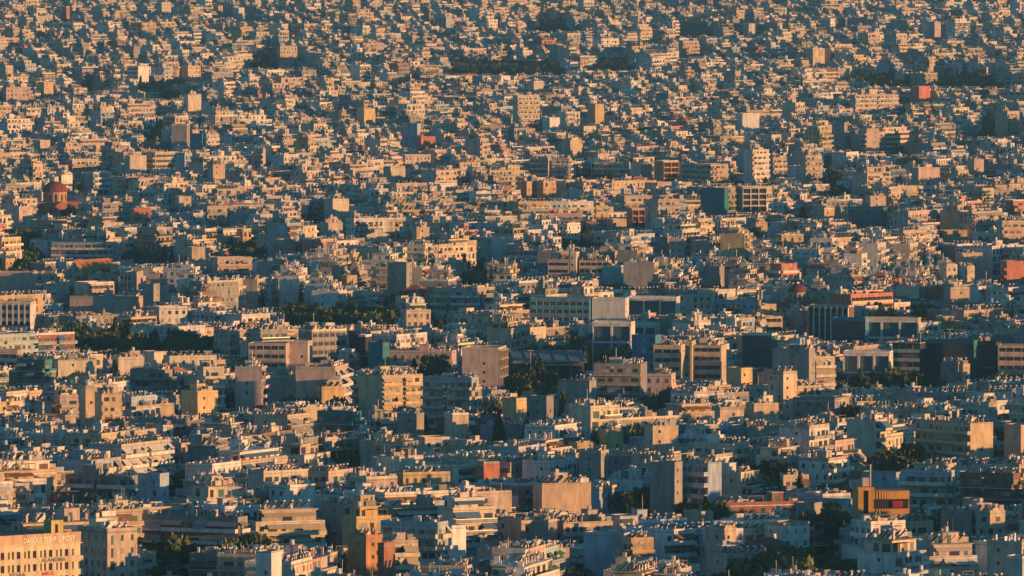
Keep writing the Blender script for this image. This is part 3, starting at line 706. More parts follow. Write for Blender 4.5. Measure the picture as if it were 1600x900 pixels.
# ------------------------------------------------------------------ one-off buildings and things
QUICK = False; DIAG = False
def text_mesh(body, size, depth=.06):
    cu = bpy.data.curves.new('lettering', 'FONT'); cu.body = body; cu.size = size; cu.extrude = depth; cu.offset = .025; cu.align_x = 'LEFT'; cu.resolution_u = 2
    t = bpy.data.objects.new('lettering', cu); col.objects.link(t)
    dg = bpy.context.evaluated_depsgraph_get(); dg.update()
    me = bpy.data.meshes.new_from_object(t.evaluated_get(dg)); bpy.data.objects.remove(t); return me
def lettering(root, name, body, b, u, z, size, width, colr, shear=0.0, label=None):
    me = text_mesh(body, size); xs = [v.co.x for v in me.vertices]; w0 = max(xs)-min(xs)
    for v in me.vertices: v.co.x = (v.co.x-min(xs))*width/w0 + shear*v.co.y
    me.materials.clear(); me.materials.append(M_CL)
    at = me.attributes.new('Col', 'FLOAT_COLOR', 'FACE')
    at.data.foreach_set('color', np.tile(np.array(list(colr)+[1.0], np.float32), len(me.polygons)))
    o = bpy.data.objects.new(name, me); col.objects.link(o); o.parent = root
    o.location = (-b['a']/2+u, -b['b']/2-.34, z); o.rotation_euler = (math.pi/2, 0, 0)
    if label: o['label'] = label
    return o
def g_letters(b, P, lod, r):
    H = b['fl']*FH; a = b['a']; c = (.66,.58,.42); c2 = (.64,.54,.36)
    B(P('wall'), -a/2, a/2, -b['b']/2, b['b']/2, -8, H, c)
    q = P('roof'); B(q, -a/2+.1, a/2-.1, -b['b']/2+.1, b['b']/2-.1, H, H+.1, (.10,.16,.15)); fb(q, b, 'F', 0, a, 0, .3, H-1.8, H+.4, (.56,.41,.29)); fb(q, b, 'F', -.1, a+.3, 0, .5, H-2.3, H-2.05, (.6,.52,.4))
    for i in range(b['fl']-1):
        z = i*FH
        fb(P('balcony_front'), b, 'F', 0, a+.5, .02, .5, z-.35, z+.95, c2)
        u = .5
        for k in range(int(a/4.6)):
            u = 1.0+4.6*k
            for (uu, ww, cc) in ((0, .55, c), (1.0, 1.0, (.04,.025,.04)), (3.1, .5, (.16,.09,.05))):
                if uu == 0: continue
                fb(P('window'), b, 'F', u+uu, u+uu+ww, 0, .04, z+1.0, z+2.6, cc, GL)
            fb(P('pilaster'), b, 'F', u-.15, u+.15, 0, .5, z+.97, z+2.7, c)
    hx = a*.30; q = P('stair_tower'); B(q, hx, hx+3.4, -b['b']/2+2, -b['b']/2+5, H+.1, H+3.1, (.62,.50,.20)); B(P('door', q), hx+1.1, hx+1.9, -b['b']/2+1.95, -b['b']/2+2, H+.1, H+2.2, DARK)
    B(P('roof_sign'), -a/2+1.5, -a/2+4.6, -b['b']/2-.45, -b['b']/2-.31, H-1.9, H-.3, (.03,.42,.20))
def g_ochre(b, P, lod, r):
    a, d, H = b['a'], b['b'], b['fl']*FH; c = (.56,.31,.09); dk = (.04,.035,.03)
    t = a*.30; q = P('wall'); B(q, -a/2+t, a/2, -d/2, d/2, -8, H, c)
    p = P('entrance_tower')
    for (u0, u1) in ((0, .34*t), (.66*t, t-.02)): fb(p, b, 'F', u0, u1, -d+1, .8, -8, H+.35, c)
    fb(p, b, 'F', -.1, t+.1, -d+1, .9, H+.35, H+1.2, c); fb(P('glass_slot', p), b, 'F', .34*t, .66*t, -2, .1, 0, H+.35, dk, GL)
    n = 14                                           # the long front bows outward in facets
    for k in range(n):
        u0, u1 = t+(a-t)*k/n, t+(a-t)*(k+1)/n; v = .9*math.sin(math.pi*(k+.5)/n)+.45; u1 -= .005
        z = H
        fb(P('front_band'), b, 'F', u0, u1, 0, v, z-1.9, z+.1, c); 
        fb(P('front_band'), b, 'F', u0, u1, 0, v, z-6.9, z-4.4, c); fb(P('front_band'), b, 'F', u0, u1, 0, v, z-12, z-9.2, c)
    for z in (H-4.4, H-9.2): fb(P('strip_window'), b, 'F', t+.05, a-.3, 0, .45, z, z+2.45, dk, GL)
    fb(P('sign_panel'), b, 'F', a*.66, a*.86, .5, 1.1, H-4.1, H-2.4, (.30,.04,.09))
    fb(P('roof'), b, 'F', t, a, -d, .2, H+.1, H+.3, (.3,.2,.12)); T(P('mast'), -a/2+t, 0, H+3.6, .2, 6.6, (.66,.6,.5)); B(P('roof_hut'), -a/2+t-2.2, -a/2+t-.6, -1, 1, H, H+3.4, (.6,.5,.4))
def g_gable(b, P, lod, r):
    a, d, H = b['a'], b['b'], b['fl']*FH; e = a/2; c = b['c']; q = P('wall'); sl = .34
    B(q, -a/2, a/2, -d/2, d/2, -8, H-2, c)
    B(q, -a/2, 0, -d/2+.01, d/2-.01, H-6, H-2+sl*e/2, c, PL, sl); B(q, 0, a/2, -d/2+.01, d/2-.01, H-6, H-2+sl*e/2, c, PL, -sl)
    B(q, -a*.16, a*.16, -d/2-.02, d/2, H-2, H+sl*e-1.2, c)
    k = P('roof'); B(k, -a/2-.3, 0, -d/2+.8, d/2, H-2+sl*e/2+.02, H-2+sl*e/2+.25, (.3,.2,.15), PL, sl); B(k, 0, a/2+.3, -d/2+.8, d/2, H-2+sl*e/2+.02, H-2+sl*e/2+.25, (.3,.2,.15), PL, -sl)
    for u in (.35, .5): fb(P('window'), b, 'F', a*u, a*u+1.0, 0, .05, H-6.5, H-5, GLASS, GL)
    for u in (.2, .4, .62): B(P('chimney'), -a/2+a*u, -a/2+a*u+.7, 1, 1.7, H, H+3.2, c)
def solve_place(px, row, h):
    Y = depth_of(row, h); m = mpp(Y); return (px-800)*m, Y, ground(Y), m
def dome_mesh(name, r, hz, c, m, ns=16, nr=6, zs=0.0):
    V, F = [], []
    for i in range(nr+1):
        a = i/nr*math.pi/2
        for j in range(ns): V.append((r*math.cos(a)*math.cos(2*math.pi*j/ns), r*math.cos(a)*math.sin(2*math.pi*j/ns), zs+hz*math.sin(a)))
    for i in range(nr):
        for j in range(ns): F.append((i*ns+j, i*ns+(j+1) % ns, (i+1)*ns+(j+1) % ns, (i+1)*ns+j))
    return mesh_from(name, np.array(V), np.array(F), np.tile(np.array(c), (len(F), 1)), np.full(len(F), m))
def prism_mesh(name, r, z0, z1, n, c, m=PL, rot=0.0):
    V = [(r*math.cos(rot+2*math.pi*j/n), r*math.sin(rot+2*math.pi*j/n), z) for z in (z0, z1) for j in range(n)]
    F = [(j, (j+1) % n, n+(j+1) % n, n+j) for j in range(n)]
    return mesh_from(name, np.array(V), np.array(F), np.tile(np.array(c), (len(F), 1)), np.full(len(F), m))
def child(name, me, root, loc=(0, 0, 0), rz=0.0):
    o = bpy.data.objects.new(name, me); col.objects.link(o); o.parent = root; o.location = loc; o.rotation_euler = (0, 0, rz); return o
def vault_mesh(name, w, ln, z0, rise, c, m=PL, n=10):
    V, F = [], []
    for y in (-ln/2, ln/2):
        for i in range(n+1):
            a = math.pi*i/n; V.append((-w/2*math.cos(a), y, z0+rise*math.sin(a)))
    for i in range(n): F.append((i, i+1, n+1+i+1, n+1+i))
    k = len(V); V += [(0, -ln/2, z0), (0, ln/2, z0)]
    for i in range(0, n): F.append((k, i+1, i, k)); 
    F = [f if f[0] != f[3] else (f[0], f[1], f[2], f[2]) for f in F]
    q = [f for f in F if len(set(f)) == 4]
    for i in range(0, n, 2): q.append((k, i+2, i+1, i)); q.append((k+1, n+1+i, n+2+i, n+3+i))
    return mesh_from(name, np.array(V), np.array(q), np.tile(np.array(c), (len(q), 1)), np.full(len(q), m))
def church(px, row, h, sc, label, dome_c, wall_c):
    x, y, z, m = solve_place(px, row, h); KEEP.append((x, y, 17*sc))
    OCC2.append((px-26*sc, px+34*sc, row+58*sc, y-14*sc, None))
    LIT2.append(dict(x=x, y=y, a=30*sc, b=30*sc, px=(0, 0, 0, row+52*sc)))
    root = empty('church', (x, y, z), R(24)); tag(root, label, 'church')
    k = sc; R1 = (.42,.19,.13)
    L = []; B(L, -8*k, 8*k, -8*k, 8*k, -8, 9*k, wall_c); B(L, -4.4*k, 4.4*k, -13*k, 13*k, -8, 8*k, wall_c); B(L, -13*k, 13*k, -4.4*k, 4.4*k, -8, 8*k, wall_c); part_obj('wall', L, root)
    child('nave_roof', vault_mesh('nave_roof', 11.4*k, 27*k, 7*k, 4.6*k, R1), root)
    child('transept_roof', vault_mesh('transept_roof', 11.4*k, 27*k, 7*k, 4.6*k, R1), root, rz=math.pi/2)
    L = []; B(L, -8.6*k, 8.6*k, -8.6*k, 8.6*k, 9*k, 9.5*k, (.55,.34,.22)); part_obj('cornice', L, root)
    d = child('drum', prism_mesh('drum', 6.3*k, 9*k, 16.5*k, 12, wall_c), root)
    child('dome', dome_mesh('dome', 6.8*k, 5.4*k, dome_c, PL, 16, 6, 16.5*k), root)
    for j in range(12):
        a = 2*math.pi*(j+.5)/12; L = []
        cx, cy = 6.15*k*math.cos(a), 6.15*k*math.sin(a)
        B(L, cx-.12, cx+.12, cy-.5*k, cy+.5*k, 11.6*k, 15.2*k, DARK, GL, 0, 0, a); part_obj('drum_window', L, d)
    L = []; B(L, -.12, .12, -.12, .12, 21.6*k, 23.4*k, METAL, ME); B(L, -.7, .7, -.1, .1, 22.5*k, 22.75*k, METAL, ME); part_obj('cross', L, root)
    for s in (-1, 1):
        L = []; B(L, -1.6*k, 1.6*k, s*13.05*k-.06, s*13.05*k+.06, 1, 7*k, DARK, GL); part_obj('arched_window', L, root)
    for s in range(4):
        L = []; B(L, -13.1*k, -13.0*k, (-3.2+s*2)*k-.5, (-3.2+s*2)*k+.5, 2, 6.6*k, DARK, GL); part_obj('arched_window', L, root)
def mast(px, row, h, label):
    x, y, z, m = solve_place(px, row, h); KEEP.append((x, y, 3)); OCC2.append((px-8, px+8, row+70, y-2, None)); LIT2.append(dict(x=x, y=y, a=4, b=4, px=(0, 0, 0, row+60)))
    root = empty('lattice_mast', (x, y, z), R(20)); tag(root, label, 'telecom mast')
    g = (.10,.095,.095); L = []
    n = 16
    for i in range(n):
        t0, t1 = i/n, (i+1)/n; w0 = 1.7*(1-t0)+.45*t0; 
        for sx in (-1, 1):
            for sy in (-1, 1): B(L, sx*w0-.17, sx*w0+.17, sy*w0-.17, sy*w0+.17, h*t0, h*t1, g, ME)
        for s in (-1, 1):
            B(L, -w0, w0, s*w0-.05, s*w0+.05, h*t0, h*t0+.12, g, ME); B(L, s*w0-.05, s*w0+.05, -w0, w0, h*t0, h*t0+.12, g, ME)
            B(L, -w0, w0, s*w0-.05, s*w0+.05, h*(t0+t1)/2-.1, h*(t0+t1)/2+.1, g, ME, (h/n/2/w0)*.95*(1 if i % 2 else -1))
    part_obj('lattice_tower', L, root)
    for (zz, xx, rr) in ((h-11.5, .9, 1.45), (h-14.3, -.7, 1.3), (h-16.9, .6, 1.35), (h-8.5, -1, .8), (h-6, .6, .7), (h-9, .8, .6)):
        L = []; T(L, xx, -1.6, zz, rr, .5, (.66,.62,.58), PL, 0, -math.pi/2); part_obj('dish_antenna', L, root)
    for (zz, xx) in ((h-2.5, -.7), (h-2.2, .7), (h-4.5, 0)):
        L = []; B(L, xx-.2, xx+.2, -.95, -.6, zz-1, zz+1, (.6,.6,.6)); part_obj('panel_antenna', L, root)
    L = []; T(L, 0, 0, h+1.5, .08, 3, (.5,.5,.5), ME); part_obj('lightning_rod', L, root)
def pole(px, row, h, label, arm=True):
    x, y, z, m = solve_place(px, row, h)
    root = empty('light_pole', (x, y, z), 0); tag(root, label, 'light pole', 'tall pale poles between the blocks')
    w = max(.12, .8*m); L = []; T(L, 0, 0, h/2, w*.62, h, (.62,.55,.48)); part_obj('pole', L, root)
    L = []; B(L, -1.2, 1.2, -.25, .25, h, h+.25, (.45,.45,.45)); part_obj('lamp_head', L, root)
    OCC2.append((px-3, px+3, row+30, y-1, None))
def canopy(px, row, h, label):
    x, y, z, m = solve_place(px, row, h); KEEP.append((x, y, 10)); OCC2.append((px-22, px+24, row+16, y-9, None))
    LIT2.append(dict(x=x, y=y, a=18, b=12, px=(0, 0, 0, row+18)))
    root = empty('canopy_roof', (x, y, z), R(30)); tag(root, label, 'canopy')
    L = []; B(L, -9, 9, -3, 3, h-3.2, h-2.9, (.62,.26,.09), CL, .04, .85); part_obj('orange_sheet', L, root)
    for sx in (-8, 8):
        for sy in (-2.6, 2.6):
            L = []; B(L, sx-.15, sx+.15, sy-.15, sy+.15, 0, h-3.1+.85*sy+.04*sx, (.3,.3,.3)); part_obj('post', L, root)
    L = []; B(L, -9, 9, 3.1, 3.3, h-3.5, h-.5, (.35,.3,.25)); part_obj('rear_beam', L, root)
def sports_hall():
    Y1 = depth_of(548, 12); x = (842-800)*mpp(Y1); y = Y1+22; KEEP.append((x, y, 30)); KEEP.append((x, y-42, 24)); OCC2.append((780, 905, 560, Y1-4, None)); OCC2.append((790, 905, 600, Y1-52, None))
    root = empty('sports_hall', (x, y, ground(y)), R(4)); tag(root, 'wide low hall with a big grey blue sloping roof among dark trees in the centre', 'sports hall')
    w, d, H = 29, 44, 8; c = (.20,.24,.25)
    L = []; B(L, -w/2, w/2, -d/2, d/2, -4, H, (.16,.16,.15)); part_obj('wall', L, root)
    L = []; B(L, -w/2-1, w/2+1, -d/2-2, 0, H+1.2, H+1.6, c, PL, 0, .12); B(L, -w/2-1, w/2+1, 0, d/2, H+1.2, H+1.6, c, PL, 0, -.12); part_obj('roof', L, root)
    for k in range(7):
        L = []; B(L, -w/2-1+k*5, -w/2-.7+k*5, -d/2-2, 0, H+1.62, H+1.8, (.30,.34,.35), PL, 0, .12); part_obj('roof_rib', L, root)
    for k in range(6):
        L = []; B(L, -w/2+1+k*4.8, -w/2+4.6+k*4.8, -d/2-.06, -d/2-.01, 2, 6.5, GLASS, GL); part_obj('window', L, root)
    L = []; B(L, -2, 9, -d/2-1.6, -d/2-.1, 6.8, 7.4, (.55,.5,.42)); part_obj('entrance_beam', L, root)
# trees -----------------------------------------------------------
def leaf_cloud(kind, n, r, rn):
    P = []
    if kind == 'round':
        cl = [(0, 0, 0, .55)] + [(rn.uniform(-.62, .62), rn.uniform(-.62, .62), rn.uniform(-.45, .55), rn.uniform(.28, .46)) for _ in range(11)]
        for _ in range(n):
            cx, cy, cz, cr = rn.choice(cl); a, b_, c = rn.gauss(0, 1), rn.gauss(0, 1), rn.gauss(0, 1); l = math.sqrt(a*a+b_*b_+c*c)+1e-6; q = cr*rn.uniform(.65, 1.05)/l
            P.append((cx+a*q, cy+b_*q, .62+(cz+c*q)*.42))
    else:
        for _ in range(n):
            t = rn.random()**.8; ang = rn.uniform(0, 6.283); rad = (.26 if kind == 'cypress' else .42)*(1-t)**.7*(.75+.25*math.sin(t*40))*rn.uniform(.7, 1.05)+.015
            if kind == 'cypress' and t < .1: rad *= .7
            P.append((rad*math.cos(ang), rad*math.sin(ang), .1+.9*t))
    return np.array(P)
def tree_tpl(kind, n, seed, size):
    rn = random.Random(seed); r2 = np.random.RandomState(seed)
    C_ = leaf_cloud(kind, n, 1, rn); n = len(C_)
    u = r2.normal(size=(n, 3)); u /= np.linalg.norm(u, axis=1)[:, None]; v = r2.normal(size=(n, 3)); v -= (v*u).sum(1)[:, None]*u; v /= np.linalg.norm(v, axis=1)[:, None]
    s = size*r2.uniform(.6, 1.3, (n, 1)); V = np.stack([C_-u*s-v*s*.7, C_+u*s-v*s*.7, C_+u*s+v*s*.7, C_-u*s+v*s*.7], 1).reshape(-1, 3)
    base = np.array([.080,.110,.045]) if kind == 'round' else np.array([.050,.080,.045])
    c = base*r2.uniform(.6, 1.5, (n, 1))*np.array([1, 1, 1]) ; c[r2.rand(n) < .2] *= np.array([1.5, 1.2, .8])
    return V, c
TPL = {k: [tree_tpl(k, n, 40+i, sz) for i in range(4)] for k, n, sz in (('round', 420, .075), ('cypress', 300, .06), ('conifer', 360, .065))}
TRUNKC = (.09,.06,.04)
def trunk_recs(kind, h):
    L = []
    if kind == 'round':
        for i in range(4): T(L, 0, 0, h*(.06+.11*i), h*.028*(1-.16*i), h*.12, TRUNKC)
        for (a, g) in ((.3, .8), (2.4, .8), (4.4, .8)): B(L, h*.10*math.cos(a)-h*.10, h*.10*math.cos(a)+h*.10, h*.10*math.sin(a)-.1, h*.10*math.sin(a)+.1, h*.5, h*.5+.2, TRUNKC, PL, .8, 0, a)
    else:
        for i in range(5): T(L, 0, 0, h*(.05+.16*i), h*.02*(1-.18*i), h*.17, TRUNKC)
    return L
_tm = {}
def tree(px, row, h, kind, label, nm='tree', wd=1.0):
    x, y, z, m = solve_place(px, row, h)
    root = empty({'round': 'broadleaf_tree', 'cypress': 'cypress_tree', 'conifer': 'pine_tree'}[kind], (x, y, z), rng0.uniform(0, 6)); tag(root, label, 'tree', 'single trees among the blocks')
    part_obj('trunk', trunk_recs(kind, h), root)
    V, c = TPL[kind][rng0.randrange(4)]; w_ = h*(.55 if kind == 'round' else .5)*wd
    V2 = V*np.array([w_, w_, h]); F = np.arange(len(V2)).reshape(-1, 4)
    child('crown', mesh_from('crown', V2, F, c, np.full(len(F), LF)), root); KEEP.append((x, y, w_*.6))
    OCC2.append((px-w_/m*.6, px+w_/m*.6, row+h/m*.6, y-3, None))
def grove(name, x0, x1, Y0, Y1, rn, label):
    Vs, Cs = [], []; Y = Y0+3
    while Y < Y1:
        m = mpp(Y); X = (x0-800)*m+3
        while X < (x1-800)*m-2:
            if rn.random() < .93 and in_zone(X/m+800, Y, x0, x1, Y0, Y1):
                kd = 'round' if rn.random() < .8 else rn.choice(['cypress', 'conifer']); V, c = TPL[kd][rn.randrange(4)]
                h = rn.uniform(6.5, 11.5)*(1.15 if kd != 'round' else 1); w_ = h*rn.uniform(.5, .7)*(1 if kd == 'round' else .8); a = rn.uniform(0, 6.28); ca, sa = math.cos(a), math.sin(a)
                xx, yy = X+rn.uniform(-2, 2), Y+rn.uniform(-2, 2); W = np.stack([(V[:, 0]*ca-V[:, 1]*sa)*w_+xx, (V[:, 0]*sa+V[:, 1]*ca)*w_+yy, V[:, 2]*h+ground(yy)], 1)
                Vs.append(W); Cs.append(c*rn.uniform(.7, 1.3))
            X += rn.uniform(4.5, 7.5)
        Y += rn.uniform(6, 9)
    if not Vs: return
    V = np.concatenate(Vs); F = np.arange(len(V)).reshape(-1, 4)
    o = bpy.data.objects.new('tree_grove', mesh_from('tree_grove', V, F, np.concatenate(Cs), np.full(len(F), LF))); col.objects.link(o); tag(o, label, 'trees', 'dark groves between the blocks', 'stuff')
rng0 = random.Random(5)
KEEP = []; OCC2 = []; LIT2 = []
CUST = {'g_letters': g_letters, 'g_ochre': g_ochre, 'gable': g_gable}
church(86, 279, 23.4, 1.0, 'orange brick church with a dark red dome and barrel vaulted red roofs', (.24,.08,.07), (.56,.33,.22))
church(1247, 440, 23.4*.62, .62, 'small church with red roofs and a pale arched drum, right of the lattice mast', (.20,.08,.08), (.58,.47,.36))
mast(1186, 453, 34, 'dark lattice telecom mast carrying round white dishes in the right middle')
canopy(148, 404, 9, 'bright orange sloping canopy roof on posts below the long pale banded school')
sports_hall()
for (px, row, h, lb) in ((829, 548, 13, 'pale pole standing in front of the wide sports hall roof'), (793, 548, 16, 'tall thin pole at the right end of the large grey pink block'),
  (211, 372, 12, 'pale pole rising from the trees left of the long pale banded school'), (125, 405, 12, 'pale pole left of the orange sloping canopy roof'),
  (787, 372, 14, 'thick white pole above the dark trees in the centre'), (752, 374, 12, 'thin white pole left of the thick white pole in the centre'), (1484, 515, 18, 'thick grey pillar like pole before the very dark glass office'), (1438, 520, 18, 'thin pole before the dark banded office')):
    pole(px, row, h, lb)
for (px, row, h, k, lb, wd) in ((779, 648, 12, 'conifer', 'dark spiky pine right of the tan cube', 1.1), (845, 563, 14, 'cypress', 'dark green cypress in front of the sports hall roof', 1.5), (863, 620, 9, 'cypress', 'small cypress at the right end of the plain grey block', 1.3),
  (1256, 322, 10, 'conifer', 'small dark conifer beside yellow cream blocks in the right middle', 1.2), (670, 488, 9, 'round', 'round tree in front of the pink cream building', 1.2), (670, 575, 7, 'round', 'little tree left of the rounded corner flats', 1),
  (220, 120, 15, 'cypress', 'thin dark cypress in the trees near the upper left', 1.2), (145, 122, 14, 'cypress', 'slim cypress left of the upper left trees', 1), (1016, 620, 7, 'round', 'small dark tree at the right foot of the two bay grey flats', 1),
  (470, 452, 11, 'cypress', 'tall cypress above the middle left tree belt', 1.3), (410, 455, 10, 'cypress', 'cypress at the left end of the middle tree belt', 1.2), (1390, 712, 8, 'round', 'dark bushy tree above the ochre office', 1.8),
  (910, 542, 10, 'round', 'tall dark tree touching the left edge of the white framed glass hall', 1.1), (380, 610, 9, 'round', 'dark tree below the pinkish party wall', 1.4), (485, 322, 12, 'cypress', 'dark cypress right of the upper left terraces', 1.4),
  (1276, 865, 6, 'round', 'small round tree near the bottom right of centre', 1.2), (253, 880, 7, 'round', 'dark shrubby tree at the foot of the long awning flats', 1.6), (903, 885, 7, 'round', 'dark tree at the bottom edge below the wide blue grey wall', 1.6), (1135, 893, 6, 'round', 'small dark tree at the bottom edge right of centre', 1.5),
  (1325, 585, 7, 'round', 'bushy tree under the left bay of the white framed mall', 1.4), (1365, 580, 8, 'round', 'bushy tree under the right bay of the white framed mall', 1.4), (650, 655, 7, 'cypress', 'short cypress before the concrete grey blank wall', 1), (545, 700, 7, 'round', 'small tree in the shade left of the blank cream gable', 1.4)):
    tree(px, row, h, k, lb, wd=wd)
CAT += [(1116,1180,1187,470,488,3,'S','L','w','w','q','low pale blue hall running up to the lattice mast from the left',None),
 (-92,-60,118,838,935,8,'B','Y','g_letters','w','q','yellow cream office block with big rooftop letters and painted slogans on its bands','the office block with rooftop letters'),
 (1338,1340,1426,763,800,6,'B','O','g_ochre','x','q','ochre office with twin pylons, a bowed front, dark strip windows and a red sign','the ochre office'),
 (88,91,152,772,782,3,'B','R','w','x','q','long low dark red hall roof above the banded beige tower','the long dark red roof'),
 (1130,1134,1262,785,796,3,'B','R','w','x','h2 q','long low building with a dark red canopy, between the pale hall and bare concrete block',None)]
# labels for the generated blocks ---------------------------------
NUM = {1: 'one', 2: 'two', 3: 'three', 4: 'four', 5: 'five'}
def label_all(cat, chosen):
    marks = [(b, (b['px'][0]+b['px'][1])/2, (b['px'][2]+b['px'][3])/2) for b in cat if b['short'] and len(b['short'].split()) <= 7]
    used = set(b['label'] for b in cat)
    for b in cat:
        l = b['label']; nm = 'apartment_building'
        for k, v in (('office', 'office_building'), ('mall', 'shopping_mall'), ('hall', 'hall'), ('school', 'school'), ('house', 'house'), ('tower', 'tower_block'), ('shaft', 'tower_block')):
            if k in l.split() or k+'s' in l.split() and k == 'tower': nm = v; break
        head = l.split(',')[0]
        if 'flats' in head: nm = 'apartment_building'
        if nm == 'hall' and 'white house' in l: nm = 'hall'
        b['name'] = nm; b['catn'] = nm.replace('_', ' '); 
    for b in sorted(chosen, key=lambda q: -q['visin']):
        x0, x1, yt, yb = b['sil']; cx, cy = (max(0, x0)+min(1600, x1))/2, yt+14
        size = ('wide ' if b['a']+b['b'] > 29 else 'narrow ' if b['a']+b['b'] < 20 else '') + ('tall ' if b['fl'] >= 6 else 'low ' if b['fl'] <= 2 else '')
        noun = 'house' if b['fl'] <= 2 else 'flats'
        ft = []
        if b.get('roofkind') == 'hip': ft.append('red tiled roof')
        if 'a' in (b['sF'], b['sL']): ft.append(b['aw'][0]+' awnings')
        if b['ph'] and b['a'] > 8: ft.append('set back penthouse')
        if b['nh'] >= 3: ft.append('roof heaters')
        if b['sF'] == 'w' or b['sL'] == 'w': ft.append('rows of plain windows')
        if 'b' in (b['sF'], b['sL']): ft.append('long balconies')
        if not ft: ft.append('plain walls')
        ms = sorted(marks, key=lambda t: (t[1]-cx)**2 + ((t[2]-cy)*1.6)**2)[:6]; best = None
        for (mb, mx, my) in ms:
            dx, dy = cx-mx, cy-my; dr = ('right of ' if dx > 0 else 'left of ') if abs(dx) > 1.3*abs(dy) else ('below ' if dy > 0 else 'above ')
            near = 'just ' if math.hypot(dx, dy) < 60 else ''
            for f in ft + [ft[0]+' and '+ft[-1]] if len(ft) > 1 else ft:
                for sz in (size, ''):
                    l = (sz+b['cname']+' '+noun+' with '+f+', '+near+dr+mb['short'])
                    key = l.replace('just ', '')
                    if len(l.split()) <= 16 and key not in used: best = l; used.add(key); break
                if best: break
            if best: break
        b['label'] = best or (size+b['cname']+' '+noun+' with '+ft[0]+', near '+ms[0][0]['short'])
        if noun == 'house': b['name'] = 'house'; b['catn'] = 'house'
# ------------------------------------------------------------------ assemble
rng = random.Random(11)
cat = cat_buildings(rng)
town = fill_town(rng)
print('fill lots', len(town))
# green zones: left, right, top row, bottom row, name
GREEN = [(420,625,470,505,'dark trees in a long belt in the middle left'),(118,215,500,545,'dark trees right of the long blank walls on the left'),(205,375,512,552,'dark trees before the colonnaded hall'),
 (790,860,545,612,'dark trees beside the sports hall roof'),(868,925,515,560,'dark trees left of the white framed glass hall'),(880,945,350,385,'dark trees left of the salmon grid building'),
 (216,268,190,232,'dark trees filling a square gap on the upper left'),(695,885,92,114,'dark wood in the upper middle'),(910,995,86,107,'dark wood right of the upper middle'),
 (716,765,402,440,'dark trees in the centre behind poles'),(0,62,352,418,'dark trees on the left border'),(1288,1330,258,305,'dark trees right of the pink banded tower'),
 (1325,1418,110,135,'dark trees in the upper right'),(1425,1580,112,134,'dark wood at the upper right border'),(1500,1590,180,212,'dark trees at the right border'),(225,300,122,152,'dark trees left of the large bright cream cube'),
 (1300,1480,570,600,'dark bushes before the white framed mall'),(1395,1420,150,240,'dark trees right of the long upper right flats'),(380,480,80,105,'dark trees near the top left'),
 (830,905,27,48,'dark trees near the top edge'),(345,420,370,400,'dark trees in the left middle'),(200,290,385,410,'dark trees below the long pale banded school'),(1410,1470,470,495,'dark trees above the H frame building')]
occ = []                        # what must stay visible: px0, px1, bottom row, distance
for b in cat:
    x0, x1, yt, yb = b['px']; occ.append((x0, x1, yb, b['y']-2, b))
clear = []
def in_zone(px, Y, x0, x1, Y0, Y1):
    u, v = (px-(x0+x1)/2)/((x1-x0)*.54), (Y-(Y0+Y1)/2)/((Y1-Y0)*.56); a = math.atan2(v, u)
    return math.hypot(u, v) < 1 + .14*math.sin(3*a+x0) + .10*math.sin(5*a+Y0)
for (x0, x1, yt, yb, nm) in GREEN:
    Y0, Y1 = depth_of(yb, 6), depth_of(yt, 11)
    clear.append((x0, x1, Y0, Y1)); occ.append((x0+3, x1-3, yb, Y0, None))
# the sports hall and its forecourt
HALLS = []
se, ce = math.sin(R(SUN_AZ)), math.cos(R(SUN_AZ)); TE = math.tan(R(SUN_EL))
circ = [(b['x'], b['y'], math.hypot(b['a'], b['b'])/2, b) for b in cat] + [(x, y, r_, None) for (x, y, r_) in KEEP]
occ += OCC2
CX = np.array([c_[0] for c_ in circ]); CY = np.array([c_[1] for c_ in circ]); CR = np.array([c_[2] for c_ in circ])
OX0 = np.array([o[0] for o in occ]); OX1 = np.array([o[1] for o in occ]); OB = np.array([o[2] for o in occ]); OY = np.array([o[3] for o in occ])
lit = [b for b in cat if b['px'][1] - b['px'][0] > 3 and b['sF'] != 'z' and b['yaw'] < R(45)]
lit += LIT2
LX = np.array([b['x'] for b in lit]); LY = np.array([b['y'] for b in lit]); LW = np.array([max(b['a'], b['b'])/2 for b in lit]); LZ = np.array([HC + kray(min(b['px'][3], 890))*b['y'] for b in lit])
DX = np.array([b['x'] for b in cat if b['yaw'] > R(70)]); 
def rect_hit(b, c):
    # does lot b overlap catalogue building c (separating axes on the two frames)
    for (p, q) in ((b, c), (c, b)):
        cc, ss = math.cos(p['yaw']), math.sin(p['yaw'])
        pts = [((x-p['x'])*cc+(y-p['y'])*ss, -(x-p['x'])*ss+(y-p['y'])*cc) for x, y in corners(q, .8)]
        if min(t[0] for t in pts) > p['a']/2 or max(t[0] for t in pts) < -p['a']/2 or min(t[1] for t in pts) > p['b']/2 or max(t[1] for t in pts) < -p['b']/2: return False
    return True
fill = []
